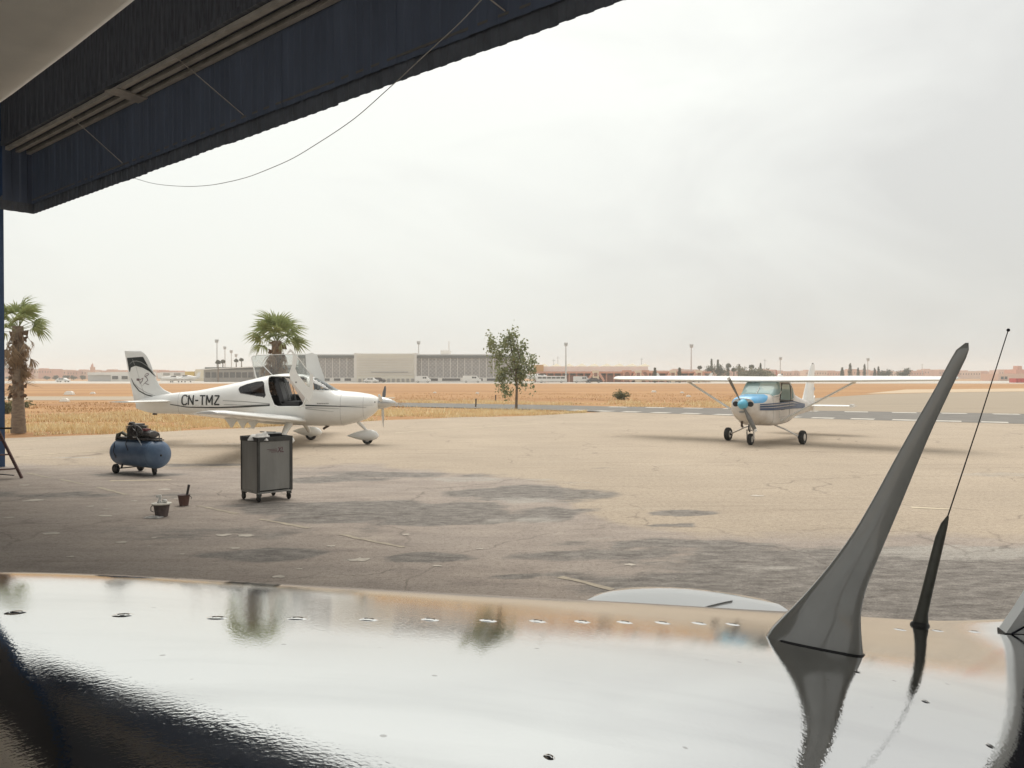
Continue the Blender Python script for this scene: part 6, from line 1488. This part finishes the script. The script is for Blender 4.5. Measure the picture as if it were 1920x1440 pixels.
# ---- far trees
FARG = leaf_mat('far_foliage', (0.060, 0.070, 0.045), (0.10, 0.11, 0.07), 0.3)
FARO = leaf_mat('far_olive', (0.12, 0.115, 0.065), (0.19, 0.17, 0.10), 0.3)
def far_tree(kind, px, pyt, wpx, d, label, grp, m=None):
    g_ = gy(d); c = P(px, g_, d); h = P(px, pyt, d).z; w_ = wpx / F * d / 2
    t_ = thing(kind + '_tree', label, 'tree', (c.x, c.y, 0), 0, grp)
    n = 1000
    if kind == 'cypress':
        q = rng.random(n); r_ = w_ * np.sin(np.clip(q * 3.0 + .15, 0, math.pi))**0.7 * np.sqrt(rng.random(n)) * (1.1 - .5 * q); a = rng.random(n) * 6.28
        pts = np.stack([r_ * np.cos(a), r_ * np.sin(a), h * (0.06 + 0.94 * q)], 1); th = h * 0.3
    elif kind == 'palm':
        a = rng.random(n) * 6.28; e_ = np.arccos(rng.uniform(-.4, 1, n)); r_ = w_ * rng.random(n)**0.4
        pts = np.stack([r_ * np.sin(e_) * np.cos(a), r_ * np.sin(e_) * np.sin(a), h - w_ + r_ * np.cos(e_)], 1); th = h - w_
    else:
        pts = []
        for k_ in range(8):
            cc = np.array([rng.normal() * w_ * .5, rng.normal() * w_ * .4, h * (.35 + .45 * rng.random())]); pts.append(cc + rng.normal(size=(n // 8, 3)) * np.array([w_ * .3, w_ * .3, h * .11]))
        pts = np.concatenate(pts); pts[:, 2] = np.clip(pts[:, 2], 0.4, h); th = h * 0.5
    leafmesh('crown', pts, None, max(0.4, w_ * 0.27), m or FARG, t_)
    MB().tube([(0, 0, 0), (0, 0, th)], [0.28, 0.16], 6).build('trunk', BARK, t_)
g1 = 'far trees right of the concourse'
cnt = {}
for k_, px, pyt, wp, d_ in sorted((('round', 1332, 678, 16, 300), ('cypress', 1334, 673, 6, 310), ('cypress', 1346, 674, 7, 310), ('round', 1350, 683, 20, 300), ('cypress', 1365, 682, 6, 320), ('palm', 1366, 682, 9, 330), ('round', 1394, 686, 24, 290), ('cypress', 1386, 683, 6, 300), ('palm', 1376, 690, 8, 300), ('cypress', 1426, 681, 5, 320), ('palm', 1409, 684, 9, 310), ('round', 1418, 690, 30, 290), ('palm', 1312, 686, 7, 320), ('round', 1440, 692, 26, 300),
                            ('cypress', 1274, 690, 8, 240), ('cypress', 1228, 690, 6, 240)), key=lambda q: q[1]):
    cnt[k_] = cnt.get(k_, -1) + 1
    far_tree(k_, px, pyt, wp, d_, {'round': '%s bushy green tree from the left in the far clump right of the concourse', 'cypress': '%s dark upright cypress from the left before and beside the concourse', 'palm': '%s small palm from the left in the far clump right of the concourse'}[k_] % ORD[cnt[k_]], g1, FARO if k_ == 'round' and px > 1380 else None)
g2 = 'far trees left of the blade antenna'
cnt = {}
for k_, px, pyt, wp, d_ in sorted((('cypress', 1579, 689, 8, 340), ('cypress', 1594, 682, 9, 340), ('cypress', 1609, 690, 5, 360), ('cypress', 1621, 683, 6, 360), ('cypress', 1647, 688, 5, 360), ('round', 1660, 692, 18, 340), ('round', 1696, 690, 20, 330), ('cypress', 1640, 691, 6, 360)), key=lambda q: q[1]):
    cnt[k_] = cnt.get(k_, -1) + 1
    far_tree(k_, px, pyt, wp, d_, {'round': '%s bushy dark tree on the far edge left of the blade antenna', 'cypress': '%s narrow dark cypress from the left on the edge before the blade antenna'}[k_] % ORD[cnt[k_]], g2)
g3 = 'small palms behind the airplane tail'
for px, pyt, wp, d_ in ((409, 676, 7, 265), (418, 675, 7, 280), (443, 673.5, 6, 300), (453, 672, 6, 310)):
    far_tree('palm', px, pyt, wp, d_, '%s small far palm from the left above the glazed building' % ORD[(409, 418, 443, 453).index(px)], g3)
for k_, px in enumerate((20, 88, 104, 122, 138, 155)): far_tree('round', px, 703.5 + random.random() * 2, 9, 420, '%s small dark tree from the left before the left horizon houses' % ORD[k_], 'small trees before the left houses')

# ---- parked vehicles and small airplanes by the terminals
VW = mat('vehicle_white', (0.72, 0.71, 0.68), 0.4); VD = mat('vehicle_dark', (0.06, 0.06, 0.065), 0.4); VR = mat('vehicle_red', (0.42, 0.10, 0.06), 0.5)
def vehicle(kind, px, d, L_, H_, m, label, rz=0.0):
    c = P(px, gy(d), d); t_ = thing(kind, label, kind, (c.x, d, 0), rz)
    if kind == 'car': prof2 = [(-L_/2, .35), (-L_/2, .8), (-L_*.42, .95), (-L_*.25, H_), (L_*.15, H_), (L_*.3, .95), (L_/2, .8), (L_/2, .35)]
    elif kind == 'van': prof2 = [(-L_/2, .35), (-L_/2, H_), (L_*.25, H_), (L_*.38, 1.2), (L_/2, 1.0), (L_/2, .35)]
    else: prof2 = [(-L_/2, .35), (-L_/2, H_ - .1), (-L_*.48, H_), (L_*.47, H_), (L_/2, H_ * .55), (L_/2, .35)]
    b_ = MB().plate(prof2, [], lambda u, v_: (Vector((u, 0, v_)), Vector((0, 1, 0))), 1.8).build('body', m, t_)
    n = {'car': 2, 'van': 2, 'bus': 6}[kind]; x0_, x1_ = {'car': (-L_*.24, L_*.16), 'van': (-L_*.0, L_*.25), 'bus': (-L_*.46, L_*.44)}[kind]
    for k_ in range(n):
        w_ = (x1_ - x0_) / n
        for sg in (-1, 1): MB().box((x0_ + w_ * (k_ + .5), sg * 0.905, H_ * 0.74), (w_ * .86, 0.02, H_ * 0.24)).build('window', DGLASS, t_)
    for sx in (-.32, .32):
        for sg in (-1, 1): wheel(t_, 'wheel', (L_ * sx, sg * 0.8, 0.33), 0.33, 0.22, 'y', TYRE, RIM, 14)
vehicle('bus', 1034, 236, 9.0, 2.0, VW, 'white bus parked right of the lone tree')
vehicle('van', 1091, 238, 5.0, 1.9, VW, 'white van parked between the bus and the concourse')
vehicle('car', 1114, 236, 4.2, 1.45, VD, 'dark car parked in front of the pink concourse')
vehicle('van', 793, 240, 4.6, 2.0, VW, 'white van by the right end of the terminal middle block')
vehicle('car', 696, 240, 4.2, 1.5, VW, 'pale car in front of the terminal middle block')
vehicle('van', 885, 240, 5.5, 2.1, VW, 'white van in front of the right terminal facade')
vehicle('car', 710, 243, 4.2, 1.5, VD, 'dark car in front of the terminal middle block')
vehicle('car', 118, 262, 4.0, 1.4, VW, 'white car on the far apron beyond the left palm')
def small_plane(px, d, sc_, m, tailm, label, rz):
    c = P(px, gy(d), d); t_ = thing('parked_airplane', label, 'airplane', (c.x, d, 0), rz, 'small airplanes on the far apron')
    sb = Body([(-4 * sc_, 1.1 * sc_, 1.5 * sc_, .08 * sc_), (-2 * sc_, .8 * sc_, 1.8 * sc_, .4 * sc_), (0, .6 * sc_, 2.1 * sc_, .6 * sc_), (2 * sc_, .7 * sc_, 1.8 * sc_, .5 * sc_), (3 * sc_, 1.0 * sc_, 1.4 * sc_, .15 * sc_)], 2.2)
    sb.shell(MB(), list(np.linspace(-4 * sc_, 3 * sc_, 14)), 14).build('fuselage', m, t_, 60)
    for sg in (-1, 1): wing_loft(MB(), [((.9 * sc_, 0, .85 * sc_), 1.6 * sc_), ((.7 * sc_, sg * 5 * sc_, 1.1 * sc_), 1.0 * sc_)], 8).build('wing', m, t_, 50)
    MB().plate([(-4 * sc_, 1.4 * sc_), (-4.3 * sc_, 3.0 * sc_), (-3.6 * sc_, 3.0 * sc_), (-2.6 * sc_, 1.6 * sc_)], [], lambda u, v_: (Vector((u, 0, v_)), Vector((0, 1, 0))), 0.12).build('tail_fin', tailm, t_)
    MB().box((-3.7 * sc_, 0, 1.5 * sc_), (.8 * sc_, 3.2 * sc_, .08)).build('stabilizer', m, t_)
    MB().box((.6 * sc_, 0, 1.85 * sc_), (1.5 * sc_, 1.02 * sc_, .35 * sc_)).build('cabin_glass', DGLASS, t_)
    for x_, y_ in ((2 * sc_, 0), (0, 1.2 * sc_), (0, -1.2 * sc_)):
        wheel(t_, 'wheel', (x_, y_, .22), .22, .14, 'y', TYRE, RIM, 12); MB().tube([(x_, y_, .22), (x_, y_ * .5, .8 * sc_)], .05, 6).build('gear_leg', m, t_)
small_plane(322, 248, 1.0, VW, VW, 'small white airplane parked beyond the tail of the near white airplane', R(10))
small_plane(352, 252, 1.1, VW, VW, 'white airplane parked before the yellow building', R(165))
small_plane(1008, 242, 1.3, VW, VW, 'white airplane parked just right of the lone tree', R(30))
small_plane(1255, 246, 1.0, VW, VW, 'white airplane parked before the concourse stair towers', R(5))
small_plane(1310, 248, 1.0, VW, VW, 'white airplane parked at the right end of the concourse', R(170))
small_plane(1462, 258, 1.3, VW, VR, 'white airplane with a red tail beyond the right airplane cabin', R(60))
# ---- white marker boards and posts in the field
MK = mat('marker_white', (0.78, 0.75, 0.68), 0.6)
for px, py, w_, lb in ((130, 740, .9, 'large white marker stone in the field right of the left palm'), (174, 738.5, .5, 'small white marker in the field before the airplane tail'), (121, 753, .6, 'pale marker stone on the track right of the left palm'), (1226, 735.5, .55, 'white marker in the field under the left wing of the trainer'), (1291, 744, .4, 'small pale marker below the trainer wing'), (1279, 737, .4, 'small far marker below the trainer wing'), (895, 738, .4, 'small pale marker left of the lone tree'), (815, 737, .35, 'tiny pale marker in the field beyond the propeller')):
    p = G(px, py); t_ = thing('field_marker', lb, 'marker', (p.x, p.y, 0), 0, 'white markers in the field'); a = w_ / 2
    MB().loft([[Vector((x_ * a, y_ * a * .6, 0)) for x_, y_ in ((-1, -1), (1, -1), (1, 1), (-1, 1))], [Vector((x_ * a * .9, y_ * a * .5, a * .55)) for x_, y_ in ((-1, -1), (1, -1), (1, 1), (-1, 1))], [Vector((x_ * a * .5, y_ * a * .3, a * .85)) for x_, y_ in ((-1, -1), (1, -1), (1, 1), (-1, 1))]]).build('block', MK, t_, 30)
    MB().box((0, 0, 0.02), (w_ * 1.1, w_ * .7, 0.05)).build('footing', MK, t_)
for px, pyt, pyb, lb in ((892, 748, 763, 'thin wooden post by the road left of the lone tree'), (929, 741, 753, 'thicker dark post just left of the lone tree')):
    p = G(px, pyb); h = (pyb - pyt) / F * p.y; t_ = thing('post', lb, 'post', (p.x, p.y, 0))
    MB().tube([(0, 0, 0), (0.02, 0, h)], 0.05, 8).build('stake', BARK, t_); MB().box((0.02, 0, h), (0.12, 0.12, 0.05)).build('cap', BARK, t_)

# ---- dusty air
HAZE_DENSITY = 0.0006
hm = bpy.data.materials.new('haze_air'); hm.use_nodes = True; t = hm.node_tree; t.nodes.clear()
o_ = t.nodes.new('ShaderNodeOutputMaterial'); pv = t.nodes.new('ShaderNodeVolumePrincipled')
pv.inputs['Color'].default_value = (0.955, 0.97, 0.965, 1); pv.inputs['Density'].default_value = HAZE_DENSITY; pv.inputs['Anisotropy'].default_value = 0.2
t.links.new(pv.outputs[0], o_.inputs['Volume'])
hz = MB().box((0, 660, 11.5), (2900, 1560, 25)).build('haze', hm); tag(hz, 'pale dusty air over the whole airfield', 'haze', kind='stuff')
